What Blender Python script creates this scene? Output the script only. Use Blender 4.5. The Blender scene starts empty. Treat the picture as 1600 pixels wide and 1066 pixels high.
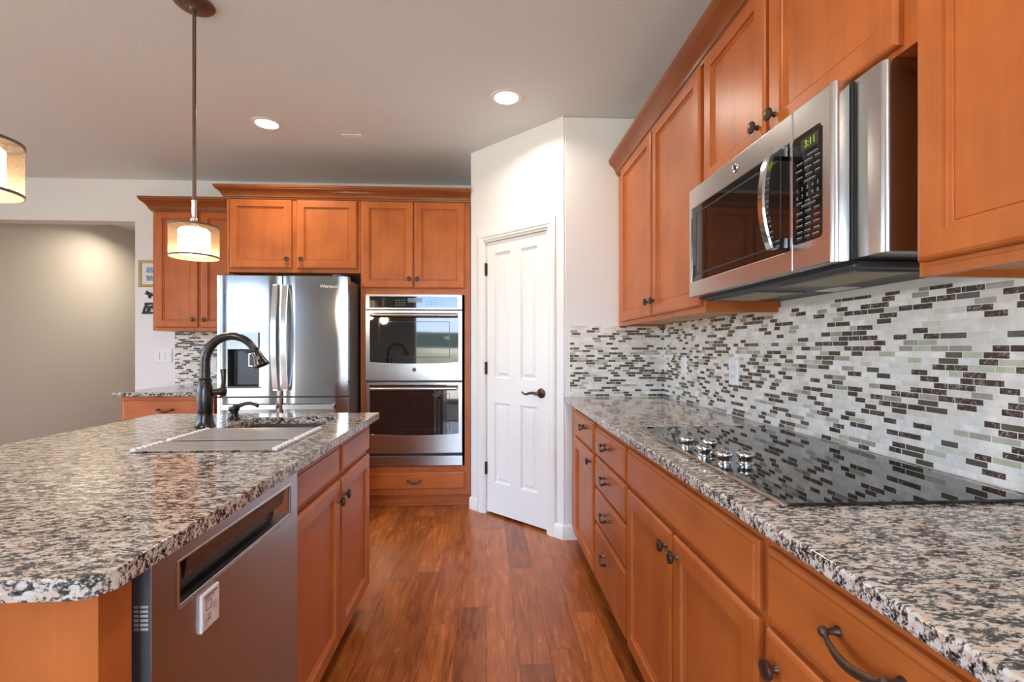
import bpy, bmesh, math, random
from mathutils import Vector, Matrix

scene = bpy.context.scene
COL = scene.collection
PI = math.pi

# ------------------------------------------------------------------ camera
cam_data = bpy.data.cameras.new('camera')
cam_data.sensor_width = 36.0
cam_data.lens = 740.0 / 1600.0 * 36.0
cam_data.shift_y = 12.0 / 1600.0
cam_data.clip_start = 0.02
cam = bpy.data.objects.new('camera', cam_data)
COL.objects.link(cam)
cam.location = (0, 0, 1.224)
cam.rotation_euler = (PI / 2, 0, -math.atan(40.0 / 740.0))
scene.camera = cam

# ------------------------------------------------------------------ view + exposure
scene.view_settings.view_transform = 'Standard'
scene.view_settings.look = 'None'
scene.view_settings.gamma = 1.0
scene.view_settings.use_curve_mapping = False
scene.view_settings.exposure = 1.38
CAN_POWER = 3.5

# ------------------------------------------------------------------ node helpers
def new_tree(name):
    m = bpy.data.materials.new(name)
    m.use_nodes = True
    nt = m.node_tree
    nt.nodes.clear()
    out = nt.nodes.new('ShaderNodeOutputMaterial')
    return m, nt, out

def N(nt, kind, **kw):
    n = nt.nodes.new(kind)
    for k, v in kw.items():
        if k.startswith('i_'):
            n.inputs[k[2:].replace('_', ' ')].default_value = v
        else:
            setattr(n, k, v)
    return n

def link(nt, a, b):
    nt.links.new(a, b)

def math_node(nt, op, a, b=None, c=None):
    n = nt.nodes.new('ShaderNodeMath')
    n.operation = op
    for i, v in enumerate((a, b, c)):
        if v is None:
            continue
        if isinstance(v, (int, float)):
            n.inputs[i].default_value = v
        else:
            nt.links.new(v, n.inputs[i])
    return n.outputs[0]

def ramp(nt, fac, stops, interp='LINEAR'):
    r = nt.nodes.new('ShaderNodeValToRGB')
    r.color_ramp.interpolation = interp
    els = r.color_ramp.elements
    while len(els) < len(stops):
        els.new(0.5)
    for e, (p, c) in zip(els, stops):
        e.position = p
        e.color = (c[0], c[1], c[2], 1.0)
    nt.links.new(fac, r.inputs[0])
    return r.outputs[0]

def mixc(nt, fac, a, b, blend='MIX'):
    n = nt.nodes.new('ShaderNodeMix')
    n.data_type = 'RGBA'
    n.blend_type = blend
    for sock, v in ((n.inputs[0], fac), (n.inputs[6], a), (n.inputs[7], b)):
        if isinstance(v, (int, float)):
            sock.default_value = v
        elif isinstance(v, tuple):
            sock.default_value = (v[0], v[1], v[2], 1.0)
        else:
            nt.links.new(v, sock)
    return n.outputs[2]

def srgb(r, g, b):
    def f(x):
        x /= 255.0
        return x / 12.92 if x <= 0.04045 else ((x + 0.055) / 1.055) ** 2.4
    return (f(r), f(g), f(b))

def setc(sock, c):
    sock.default_value = (c[0], c[1], c[2], 1.0)

def principled(nt, out, color=None, rough=0.5, metal=0.0, **kw):
    p = nt.nodes.new('ShaderNodeBsdfPrincipled')
    if color is not None:
        if isinstance(color, tuple):
            setc(p.inputs['Base Color'], color)
        else:
            nt.links.new(color, p.inputs['Base Color'])
    if isinstance(rough, (int, float)):
        p.inputs['Roughness'].default_value = rough
    else:
        nt.links.new(rough, p.inputs['Roughness'])
    p.inputs['Metallic'].default_value = metal
    for k, v in kw.items():
        p.inputs[k.replace('_', ' ')].default_value = v
    nt.links.new(p.outputs[0], out.inputs[0])
    return p

def bump(nt, p, height, strength=0.2, dist=0.002):
    b = nt.nodes.new('ShaderNodeBump')
    b.inputs['Strength'].default_value = strength
    b.inputs['Distance'].default_value = dist
    nt.links.new(height, b.inputs['Height'])
    nt.links.new(b.outputs[0], p.inputs['Normal'])

def simple(name, color, rough=0.5, metal=0.0, noise=0.04, scale=40.0, bmp=0.0, **kw):
    """a plain surface with a slight procedural mottle"""
    m, nt, out = new_tree(name)
    tc = N(nt, 'ShaderNodeTexCoord')
    nz = N(nt, 'ShaderNodeTexNoise')
    nz.inputs['Scale'].default_value = scale
    nz.inputs['Detail'].default_value = 3
    link(nt, tc.outputs['Object'], nz.inputs['Vector'])
    lo = tuple(c * (1 - noise) for c in color)
    hi = tuple(min(1.0, c * (1 + noise)) for c in color)
    c = ramp(nt, nz.outputs[0], [(0.3, lo), (0.7, hi)])
    p = principled(nt, out, c, rough, metal, **kw)
    if bmp:
        bump(nt, p, nz.outputs[0], bmp, 0.003)
    return m

def emission(name, color, strength):
    m, nt, out = new_tree(name)
    e = nt.nodes.new('ShaderNodeEmission')
    setc(e.inputs[0], color)
    e.inputs[1].default_value = strength
    link(nt, e.outputs[0], out.inputs[0])
    return m

# ------------------------------------------------------------------ world: bright hazy sky, a far treeline, pale ground
world = bpy.data.worlds.new('sky')
scene.world = world
world.use_nodes = True
wn = world.node_tree
wn.nodes.clear()
wo = wn.nodes.new('ShaderNodeOutputWorld')
bg = wn.nodes.new('ShaderNodeBackground')
wtc = wn.nodes.new('ShaderNodeTexCoord')
wsep = wn.nodes.new('ShaderNodeSeparateXYZ')
wn.links.new(wtc.outputs['Generated'], wsep.inputs[0])
wnz = wn.nodes.new('ShaderNodeTexNoise')
wnz.inputs['Scale'].default_value = 3.0
wnz.inputs['Detail'].default_value = 5.0
wmap = wn.nodes.new('ShaderNodeMapping')
wmap.inputs['Scale'].default_value = (1, 1, 4)
wn.links.new(wtc.outputs['Generated'], wmap.inputs[0])
wn.links.new(wmap.outputs[0], wnz.inputs['Vector'])
skyc = ramp(wn, wnz.outputs[0], [(0.35, (0.38, 0.62, 1.0)), (0.66, (0.84, 0.92, 1.0))])
grd = ramp(wn, wnz.outputs[0], [(0.35, (0.20, 0.23, 0.17)), (0.5, (0.40, 0.39, 0.33)), (0.6, (0.72, 0.70, 0.64))])
zz = math_node(wn, 'ADD', wsep.outputs[2], math_node(wn, 'MULTIPLY', wnz.outputs[0], 0.02))
tree = ramp(wn, zz, [(0.0, (1, 1, 1)), (0.018, (0.05, 0.09, 0.05)), (0.045, (0, 0, 0))], 'CONSTANT')
m1 = mixc(wn, math_node(wn, 'GREATER_THAN', zz, 0.045), (0.06, 0.09, 0.085), skyc)
m2 = mixc(wn, math_node(wn, 'LESS_THAN', zz, 0.012), m1, grd)
wn.links.new(m2, bg.inputs[0])
bg.inputs[1].default_value = 4.8
wn.links.new(bg.outputs[0], wo.inputs[0])

# ------------------------------------------------------------------ mesh helpers
def FX(x):   # faces -X (right-hand cabinets): u = Y, v = Z, w = out of the face
    return lambda u, v, w: (x - w, u, v)
def FXP(x):  # faces +X (island)
    return lambda u, v, w: (x + w, u, v)
def FY(y):   # faces -Y (towards the camera)
    return lambda u, v, w: (u, y - w, v)
def FZ(z):   # faces up
    return lambda u, v, w: (u, v, z + w)
DA = Vector((0.497, 3.02)); DB = Vector((-0.118, 3.64))
DD = (DB - DA).normalized(); DN = Vector((-DD.y, DD.x))
DL = (DB - DA).length
def FD(u, v, w):  # the diagonal pantry wall
    return (DA.x + DD.x * u + DN.x * w, DA.y + DD.y * u + DN.y * w, v)

class MB:
    def __init__(s):
        s.v = []; s.f = []; s.mi = []
    def add(s, pts):
        i = len(s.v); s.v.extend([tuple(p) for p in pts]); return i
    def face(s, idx, m=0):
        s.f.append(tuple(idx)); s.mi.append(m)
    def box(s, x0, x1, y0, y1, z0, z1, m=0):
        i = s.add([(x0, y0, z0), (x1, y0, z0), (x1, y1, z0), (x0, y1, z0), (x0, y0, z1), (x1, y0, z1), (x1, y1, z1), (x0, y1, z1)])
        for q in ((0, 3, 2, 1), (4, 5, 6, 7), (0, 1, 5, 4), (1, 2, 6, 5), (2, 3, 7, 6), (3, 0, 4, 7)):
            s.face([i + k for k in q], m)
        return s
    def fbox(s, P, u0, u1, v0, v1, w0, w1, m=0):
        i = s.add([P(u0, v0, w0), P(u1, v0, w0), P(u1, v1, w0), P(u0, v1, w0), P(u0, v0, w1), P(u1, v0, w1), P(u1, v1, w1), P(u0, v1, w1)])
        for q in ((0, 3, 2, 1), (4, 5, 6, 7), (0, 1, 5, 4), (1, 2, 6, 5), (2, 3, 7, 6), (3, 0, 4, 7)):
            s.face([i + k for k in q], m)
        return s
    def rings(s, P, u0, u1, v0, v1, steps, m=0, capback=True, capfront=True):
        """nested rectangles: steps = [(inset, w), ...]"""
        prev = None
        for (d, w) in steps:
            i = s.add([P(u0 + d, v0 + d, w), P(u1 - d, v0 + d, w), P(u1 - d, v1 - d, w), P(u0 + d, v1 - d, w)])
            if prev is None:
                if capback: s.face([i + 3, i + 2, i + 1, i], m)
            else:
                for k in range(4):
                    s.face([prev + k, prev + (k + 1) % 4, i + (k + 1) % 4, i + k], m)
            prev = i
        if capfront: s.face([prev, prev + 1, prev + 2, prev + 3], m)
        return s
    def lathe(s, o, axis, prof, n=24, m=0):
        """prof = [(radius, height along axis), ...]"""
        a = Vector(axis).normalized()
        t = Vector((0, 0, 1)) if abs(a.z) < 0.9 else Vector((1, 0, 0))
        e1 = a.cross(t).normalized(); e2 = a.cross(e1)
        o = Vector(o); prev = None
        for (r, h) in prof:
            if r < 1e-6:
                i = s.add([o + a * h]); cur = [i]
            else:
                i = s.add([o + a * h + (e1 * math.cos(2 * PI * k / n) + e2 * math.sin(2 * PI * k / n)) * r for k in range(n)])
                cur = list(range(i, i + n))
            if prev is not None:
                if len(prev) == 1 and len(cur) > 1:
                    for k in range(n): s.face([prev[0], cur[k], cur[(k + 1) % n]], m)
                elif len(cur) == 1 and len(prev) > 1:
                    for k in range(n): s.face([prev[(k + 1) % n], prev[k], cur[0]], m)
                elif len(cur) > 1:
                    for k in range(n): s.face([prev[k], prev[(k + 1) % n], cur[(k + 1) % n], cur[k]], m)
            prev = cur
        return s
    def tube(s, pts, rad, n=12, m=0, flat=None):
        """a capped tube through pts; rad is a number or a list; flat = (axis vector, factor) squashes the section"""
        pts = [Vector(p) for p in pts]
        if isinstance(rad, (int, float)): rad = [rad] * len(pts)
        prev = None; e1 = None
        for j, p in enumerate(pts):
            a = (pts[min(j + 1, len(pts) - 1)] - pts[max(j - 1, 0)]).normalized()
            if e1 is None:
                t = Vector((0, 0, 1)) if abs(a.z) < 0.9 else Vector((0, 1, 0))
                e1 = a.cross(t).normalized()
            else:
                e1 = (e1 - a * e1.dot(a)).normalized()
            e2 = a.cross(e1)
            ring = []
            for k in range(n):
                d = (e1 * math.cos(2 * PI * k / n) + e2 * math.sin(2 * PI * k / n)) * rad[j]
                if flat:
                    fa = Vector(flat[0]).normalized()
                    d = d + fa * d.dot(fa) * (flat[1] - 1)
                ring.append(p + d)
            i = s.add(ring)
            if prev is None: s.face(list(range(i + n - 1, i - 1, -1)), m)
            else:
                for k in range(n): s.face([prev + k, prev + (k + 1) % n, i + (k + 1) % n, i + k], m)
            prev = i
        s.face(list(range(prev, prev + n)), m)
        return s
    def sweep(s, prof, path, m=0):
        """closed profile [(w, z)] swept along path [(x, y, ox, oy)]"""
        prev = None; n = len(prof)
        for (x, y, ox, oy) in path:
            i = s.add([(x + ox * w, y + oy * w, z) for (w, z) in prof])
            if prev is None: s.face(list(range(i, i + n)), m)
            else:
                for k in range(n): s.face([prev + k, prev + (k + 1) % n, i + (k + 1) % n, i + k], m)
            prev = i
        s.face(list(range(prev + n - 1, prev - 1, -1)), m)
        return s
    def slab(s, P, outer, holes, w0, w1, m=0):
        """a plate with holes between w0 and w1"""
        bm = bmesh.new()
        loops = [outer] + list(holes)
        for lp in loops:
            vs = [bm.verts.new((u, v, 0)) for (u, v) in lp]
            for k in range(len(vs)): bm.edges.new((vs[k], vs[(k + 1) % len(vs)]))
        bmesh.ops.triangle_fill(bm, use_beauty=True, edges=bm.edges[:])
        bm.verts.index_update()
        tris = [[v.index for v in f.verts] for f in bm.faces]
        uv = [(v.co.x, v.co.y) for v in bm.verts]
        bm.free()
        a = s.add([P(u, v, w0) for (u, v) in uv]); b = s.add([P(u, v, w1) for (u, v) in uv])
        for t in tris:
            s.face([a + k for k in reversed(t)], m); s.face([b + k for k in t], m)
        k0 = 0
        for lp in loops:
            n = len(lp)
            for k in range(n):
                q = k0 + k; r = k0 + (k + 1) % n
                s.face([a + q, a + r, b + r, b + q], m)
            k0 += n
        return s
    def poly(s, P, pts, w0, w1, m=0):
        a = s.add([P(u, v, w0) for (u, v) in pts]); b = s.add([P(u, v, w1) for (u, v) in pts]); n = len(pts)
        s.face([a + k for k in range(n - 1, -1, -1)], m); s.face([b + k for k in range(n)], m)
        for k in range(n): s.face([a + k, a + (k + 1) % n, b + (k + 1) % n, b + k], m)
        return s
    def build(s, name, mat, parent=None, bevel=0.0, smooth=True, seg=2, angle=35):
        me = bpy.data.meshes.new(name)
        off = Vector((0, 0, 0))
        if parent is not None:
            q = parent
            while q is not None:
                off += q.location; q = q.parent
        me.from_pydata([Vector(p) - off for p in s.v], [], s.f)
        mats = mat if isinstance(mat, (list, tuple)) else [mat]
        for mm in mats: me.materials.append(mm)
        for p, k in zip(me.polygons, s.mi): p.material_index = k
        bm = bmesh.new(); bm.from_mesh(me)
        bmesh.ops.recalc_face_normals(bm, faces=bm.faces[:])
        bm.to_mesh(me); bm.free()
        if smooth:
            me.shade_smooth()
            me.set_sharp_from_angle(angle=math.radians(angle))
        o = bpy.data.objects.new(name, me)
        COL.objects.link(o)
        if parent is not None: o.parent = parent
        if bevel:
            b = o.modifiers.new('bevel', 'BEVEL'); b.width = bevel; b.segments = seg; b.limit_method = 'ANGLE'; b.angle_limit = math.radians(40)
            b.harden_normals = True
        return o

def tag(o, label, cat, group=None, kind=None):
    o['label'] = label; o['category'] = cat
    if group: o['group'] = group
    if kind: o['kind'] = kind
    return o
def thing(name, label, cat, loc=(0, 0, 0), group=None):
    o = bpy.data.objects.new(name, None)
    o.empty_display_size = 0.05
    COL.objects.link(o); o.location = loc
    return tag(o, label, cat, group)
def struct(o):
    o['kind'] = 'structure'; return o
def rect(u0, u1, v0, v1):
    return [(u0, v0), (u1, v0), (u1, v1), (u0, v1)]
def rrect(u0, u1, v0, v1, r, n=5):
    pts = []
    for (cu, cv, a0) in ((u1 - r, v0 + r, -PI / 2), (u1 - r, v1 - r, 0), (u0 + r, v1 - r, PI / 2), (u0 + r, v0 + r, PI)):
        for k in range(n + 1):
            a = a0 + PI / 2 * k / n
            pts.append((cu + r * math.cos(a), cv + r * math.sin(a)))
    return pts
def text_obj(name, body, size, origin, xdir, ydir, mat, parent, depth=0.0004, align='CENTER'):
    """raised lettering turned into a mesh"""
    cu = bpy.data.curves.new(name, 'FONT'); cu.body = body; cu.size = size; cu.extrude = depth
    cu.align_x = align; cu.align_y = 'CENTER'
    tmp = bpy.data.objects.new(name, cu); COL.objects.link(tmp)
    dg = bpy.context.evaluated_depsgraph_get()
    me = bpy.data.meshes.new_from_object(tmp.evaluated_get(dg))
    bpy.data.objects.remove(tmp)
    bpy.data.curves.remove(cu)
    xd = Vector(xdir).normalized(); yd = Vector(ydir).normalized(); zd = xd.cross(yd)
    M = Matrix(((xd.x, yd.x, zd.x, 0), (xd.y, yd.y, zd.y, 0), (xd.z, yd.z, zd.z, 0), (0, 0, 0, 1)))
    M.translation = Vector(origin)
    me.transform(M)
    off = Vector((0, 0, 0)); q = parent
    while q is not None:
        off += q.location; q = q.parent
    me.transform(Matrix.Translation(-off))
    me.materials.clear(); me.materials.append(mat)
    o = bpy.data.objects.new(name, me); COL.objects.link(o); o.parent = parent
    return o

# ------------------------------------------------------------------ materials
def wood(name, axis, base=(0.45, 0.122, 0.026), rough=0.34):
    """stained maple, soft figure stretched along axis"""
    m, nt, out = new_tree(name)
    tc = N(nt, 'ShaderNodeTexCoord'); oi = N(nt, 'ShaderNodeObjectInfo')
    off = N(nt, 'ShaderNodeVectorMath', operation='ADD')
    sc = N(nt, 'ShaderNodeVectorMath', operation='SCALE'); sc.inputs['Scale'].default_value = 7.0
    cmb = N(nt, 'ShaderNodeCombineXYZ')
    for k in range(3): link(nt, oi.outputs['Random'], cmb.inputs[k])
    link(nt, cmb.outputs[0], sc.inputs[0])
    link(nt, tc.outputs['Object'], off.inputs[0]); link(nt, sc.outputs[0], off.inputs[1])
    mp = N(nt, 'ShaderNodeMapping')
    s = [22.0, 22.0, 22.0]; s['XYZ'.index(axis)] = 1.6
    mp.inputs['Scale'].default_value = s
    link(nt, off.outputs[0], mp.inputs[0])
    n1 = N(nt, 'ShaderNodeTexNoise'); n1.inputs['Scale'].default_value = 1.0; n1.inputs['Detail'].default_value = 6; n1.inputs['Roughness'].default_value = 0.65; n1.inputs['Distortion'].default_value = 0.6
    link(nt, mp.outputs[0], n1.inputs['Vector'])
    n2 = N(nt, 'ShaderNodeTexNoise'); n2.inputs['Scale'].default_value = 6.0; n2.inputs['Detail'].default_value = 3
    link(nt, off.outputs[0], n2.inputs['Vector'])
    fac = math_node(nt, 'ADD', math_node(nt, 'MULTIPLY', n1.outputs[0], 0.45), math_node(nt, 'MULTIPLY', n2.outputs[0], 0.55))
    b = base
    col = ramp(nt, fac, [(0.33, (b[0] * 0.80, b[1] * 0.74, b[2] * 0.7)), (0.5, b), (0.67, (min(1, b[0] * 1.14), b[1] * 1.2, b[2] * 1.28))])
    p = principled(nt, out, col, rough)
    p.inputs['Specular IOR Level'].default_value = 0.4
    return m
W_V = wood('maple_vertical', 'Z')
W_HY = wood('maple_along_y', 'Y')
W_HX = wood('maple_along_x', 'X')
W_CR = wood('maple_crown_shaded_y', 'Y', (0.24, 0.066, 0.016), 0.28)  # crown base darker than the doors: part deeper stain, part shade put into colour
W_CRX = wood('maple_crown_shaded_x', 'X', (0.24, 0.066, 0.016), 0.28)  # same stain and painted-in shade, grain along x
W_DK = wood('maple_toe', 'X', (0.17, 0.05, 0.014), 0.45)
W_LT = wood('maple_raw', 'Y', (0.62, 0.36, 0.15), 0.5)

def steel(name, axis, base=(0.60, 0.585, 0.57), rough=0.24, streak=0.06):
    m, nt, out = new_tree(name)
    tc = N(nt, 'ShaderNodeTexCoord'); mp = N(nt, 'ShaderNodeMapping')
    s = [900.0, 900.0, 900.0]; s['XYZ'.index(axis)] = 6.0
    mp.inputs['Scale'].default_value = s
    link(nt, tc.outputs['Object'], mp.inputs[0])
    n1 = N(nt, 'ShaderNodeTexNoise'); n1.inputs['Scale'].default_value = 1.0; n1.inputs['Detail'].default_value = 2
    link(nt, mp.outputs[0], n1.inputs['Vector'])
    r = math_node(nt, 'ADD', math_node(nt, 'MULTIPLY', n1.outputs[0], streak * 2), rough - streak)
    col = ramp(nt, n1.outputs[0], [(0.3, tuple(c * 0.96 for c in base)), (0.7, tuple(min(1, c * 1.03) for c in base))])
    p = principled(nt, out, col, r, 1.0)
    return m
STEEL_X = steel('brushed_steel_x', 'X', (0.52, 0.51, 0.505), 0.2, 0.04)
STEEL_Y = steel('brushed_steel_y', 'Y')
STEEL_F = steel('fridge_steel', 'X', (0.43, 0.44, 0.46), 0.15, 0.03)
STEEL_D = steel('dishwasher_steel', 'Y', (0.43, 0.44, 0.46), 0.30)
CHROME = simple('polished_chrome', (0.72, 0.72, 0.71), 0.08, 1.0, 0.02)
BRIGHT = simple('satin_chrome', (0.78, 0.78, 0.78), 0.18, 1.0, 0.02)
BRONZE = simple('oil_rubbed_bronze', (0.085, 0.052, 0.036), 0.32, 0.6, 0.25, 90)
RINGM = simple('shade_ring', (0.10, 0.065, 0.045), 0.5)
BRONZE_P = simple('pendant_bronze', (0.20, 0.14, 0.11), 0.35, 0.8, 0.12, 90)
BRONZE_F = simple('faucet_bronze', (0.060, 0.054, 0.054), 0.22, 0.85, 0.3, 60)
BLKGLASS = simple('black_glass', (0.006, 0.006, 0.007), 0.035, 0.0, 0.0)
BLKGLASS.node_tree.nodes['Principled BSDF'].inputs['IOR'].default_value = 1.55
COOKGLASS = simple('cooktop_glass', (0.006, 0.006, 0.007), 0.02, 0.0, 0.0)
COOKGLASS.node_tree.nodes['Principled BSDF'].inputs['IOR'].default_value = 1.75
OVENGLASS = simple('oven_glass', (0.012, 0.012, 0.014), 0.03, 0.0, 0.0)
OVENGLASS.node_tree.nodes['Principled BSDF'].inputs['IOR'].default_value = 1.85
BLACK = simple('black_plastic', (0.012, 0.012, 0.013), 0.4)
DKGREY = simple('dark_grey_metal', (0.06, 0.06, 0.065), 0.45, 0.3)
GREYSIDE = simple('grey_appliance_side', (0.17, 0.165, 0.16), 0.4, 0.5)
WHITE = simple('white_paint', (0.80, 0.79, 0.77), 0.35, 0.0, 0.015)
WHITEPL = simple('white_plastic', (0.82, 0.83, 0.84), 0.3, 0.0, 0.01)
SINKMAT = simple('sink_composite', (0.10, 0.09, 0.085), 0.4, 0.0, 0.2, 300)
GOLD = simple('gilt_frame', (0.50, 0.40, 0.17), 0.4, 0.4, 0.2, 120)
MATBOARD = simple('mat_board', (0.78, 0.76, 0.70), 0.7)
PRINT = simple('blue_print', (0.22, 0.36, 0.50), 0.6, 0.0, 0.7, 60)
FILTERM = simple('mesh_filter', (0.42, 0.37, 0.24), 0.5, 0.6, 0.6, 700)
LEGEND = simple('panel_legend', (0.30, 0.31, 0.32), 0.5)
INK = simple('ink', (0.16, 0.13, 0.18), 0.6)
PAPER = simple('paper_face', (0.68, 0.60, 0.59), 0.4, 0.0, 0.1, 60)
FRGLASS = simple('dispenser_panel', (0.30, 0.33, 0.37), 0.12, 0.6, 0.02)
SILICONE = simple('grey_silicone', (0.66, 0.67, 0.70), 0.5)
SPRINGSTEEL = steel('rack_steel', 'X', (0.70, 0.68, 0.65), 0.2)
TRIMSTEEL = steel('cooktop_trim', 'Y', (0.55, 0.48, 0.43), 0.25)

def wall_mat(name, color, bstr=0.12, scale=130.0, rough=0.75):
    m, nt, out = new_tree(name)
    tc = N(nt, 'ShaderNodeTexCoord')
    nz = N(nt, 'ShaderNodeTexNoise'); nz.inputs['Scale'].default_value = scale; nz.inputs['Detail'].default_value = 2
    link(nt, tc.outputs['Object'], nz.inputs['Vector'])
    n2 = N(nt, 'ShaderNodeTexNoise'); n2.inputs['Scale'].default_value = 1.5
    link(nt, tc.outputs['Object'], n2.inputs['Vector'])
    c = ramp(nt, n2.outputs[0], [(0.3, tuple(x * 0.985 for x in color)), (0.7, color)])
    p = principled(nt, out, c, rough)
    p.inputs['Specular IOR Level'].default_value = 0.3
    bump(nt, p, nz.outputs[0], bstr, 0.004)
    return m
WALL = wall_mat('wall_paint', (0.80, 0.795, 0.79))
HALL = wall_mat('hall_paint', (0.68, 0.655, 0.615))
CEIL = wall_mat('ceiling_paint', (0.73, 0.755, 0.77), 0.25, 90.0)
REAR = wall_mat('rear_wall_paint', (0.36, 0.31, 0.27))

def strip_pattern(nt, coord_u, coord_v, pitch, mean_len, randomness, row_shift=17.31):
    """rows of random-length pieces: returns (hash colour, distance to nearest joint in metres, row number)"""
    r = math_node(nt, 'DIVIDE', coord_v, pitch)
    row = math_node(nt, 'FLOOR', r)
    fz = math_node(nt, 'FRACT', r)
    w = math_node(nt, 'ADD', math_node(nt, 'DIVIDE', coord_u, mean_len), math_node(nt, 'MULTIPLY', row, row_shift))
    v1 = N(nt, 'ShaderNodeTexVoronoi', voronoi_dimensions='1D', feature='F1')
    v2 = N(nt, 'ShaderNodeTexVoronoi', voronoi_dimensions='1D', feature='DISTANCE_TO_EDGE')
    for v in (v1, v2):
        v.inputs['Scale'].default_value = 1.0
        v.inputs['Randomness'].default_value = randomness
        link(nt, w, v.inputs['W'])
    du = math_node(nt, 'MULTIPLY', v2.outputs['Distance'], mean_len)
    dv = math_node(nt, 'MULTIPLY', math_node(nt, 'SUBTRACT', 0.5, math_node(nt, 'ABSOLUTE', math_node(nt, 'SUBTRACT', fz, 0.5))), pitch)
    d = math_node(nt, 'MINIMUM', du, dv)
    return v1.outputs['Color'], d, row

def mosaic():
    m, nt, out = new_tree('mosaic_tile')
    tc = N(nt, 'ShaderNodeTexCoord'); sp = N(nt, 'ShaderNodeSeparateXYZ')
    link(nt, tc.outputs['Object'], sp.inputs[0])
    u = math_node(nt, 'ADD', sp.outputs[0], sp.outputs[1])
    hashc, d, row = strip_pattern(nt, u, sp.outputs[2], 0.0158, 0.050, 0.9)
    hs = N(nt, 'ShaderNodeSeparateColor'); link(nt, hashc, hs.inputs[0])
    h, h2 = hs.outputs[0], hs.outputs[1]
    kind = ramp(nt, h, [(0.0, (0.81, 0.79, 0.74)), (0.22, (0.86, 0.85, 0.82)), (0.46, (0.77, 0.73, 0.66)), (0.535, (0.52, 0.535, 0.42)), (0.59, (0.40, 0.365, 0.32)), (0.655, (0.115, 0.096, 0.068)), (0.755, (0.075, 0.05, 0.04))], 'CONSTANT')
    # veins of the brown marble
    nz = N(nt, 'ShaderNodeTexNoise'); nz.inputs['Scale'].default_value = 55.0; nz.inputs['Detail'].default_value = 4; nz.inputs['Distortion'].default_value = 2.2
    link(nt, tc.outputs['Object'], nz.inputs['Vector'])
    vein = ramp(nt, nz.outputs[0], [(0.40, (0.045, 0.030, 0.026)), (0.54, (0.085, 0.052, 0.040)), (0.585, (0.16, 0.10, 0.075)), (0.61, (0.50, 0.45, 0.39)), (0.64, (0.12, 0.08, 0.06))])
    isbrown = math_node(nt, 'GREATER_THAN', h, 0.755)
    col = mixc(nt, isbrown, kind, vein)
    # travertine clouding
    n2 = N(nt, 'ShaderNodeTexNoise'); n2.inputs['Scale'].default_value = 45.0; n2.inputs['Detail'].default_value = 4
    link(nt, tc.outputs['Object'], n2.inputs['Vector'])
    cloud = ramp(nt, n2.outputs[0], [(0.35, (0.88, 0.85, 0.80)), (0.6, (1, 1, 1))])
    col = mixc(nt, 1.0, col, cloud, 'MULTIPLY')
    shade = ramp(nt, h2, [(0.0, (0.86, 0.86, 0.86)), (1.0, (1.06, 1.06, 1.06))])
    col = mixc(nt, 1.0, col, shade, 'MULTIPLY')
    grout = math_node(nt, 'LESS_THAN', d, 0.0010)
    col = mixc(nt, grout, col, (0.78, 0.76, 0.71))
    glass = math_node(nt, 'MULTIPLY', math_node(nt, 'GREATER_THAN', h, 0.535), math_node(nt, 'LESS_THAN', h, 0.755))
    rg = math_node(nt, 'SUBTRACT', 0.36, math_node(nt, 'MULTIPLY', glass, 0.24))
    rough = math_node(nt, 'MAXIMUM', rg, math_node(nt, 'MULTIPLY', grout, 0.8))
    p = principled(nt, out, col, rough)
    hgt = math_node(nt, 'MINIMUM', math_node(nt, 'DIVIDE', d, 0.002), 1.0)
    bump(nt, p, hgt, 0.35, 0.0015)
    return m
TILE = mosaic()

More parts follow.
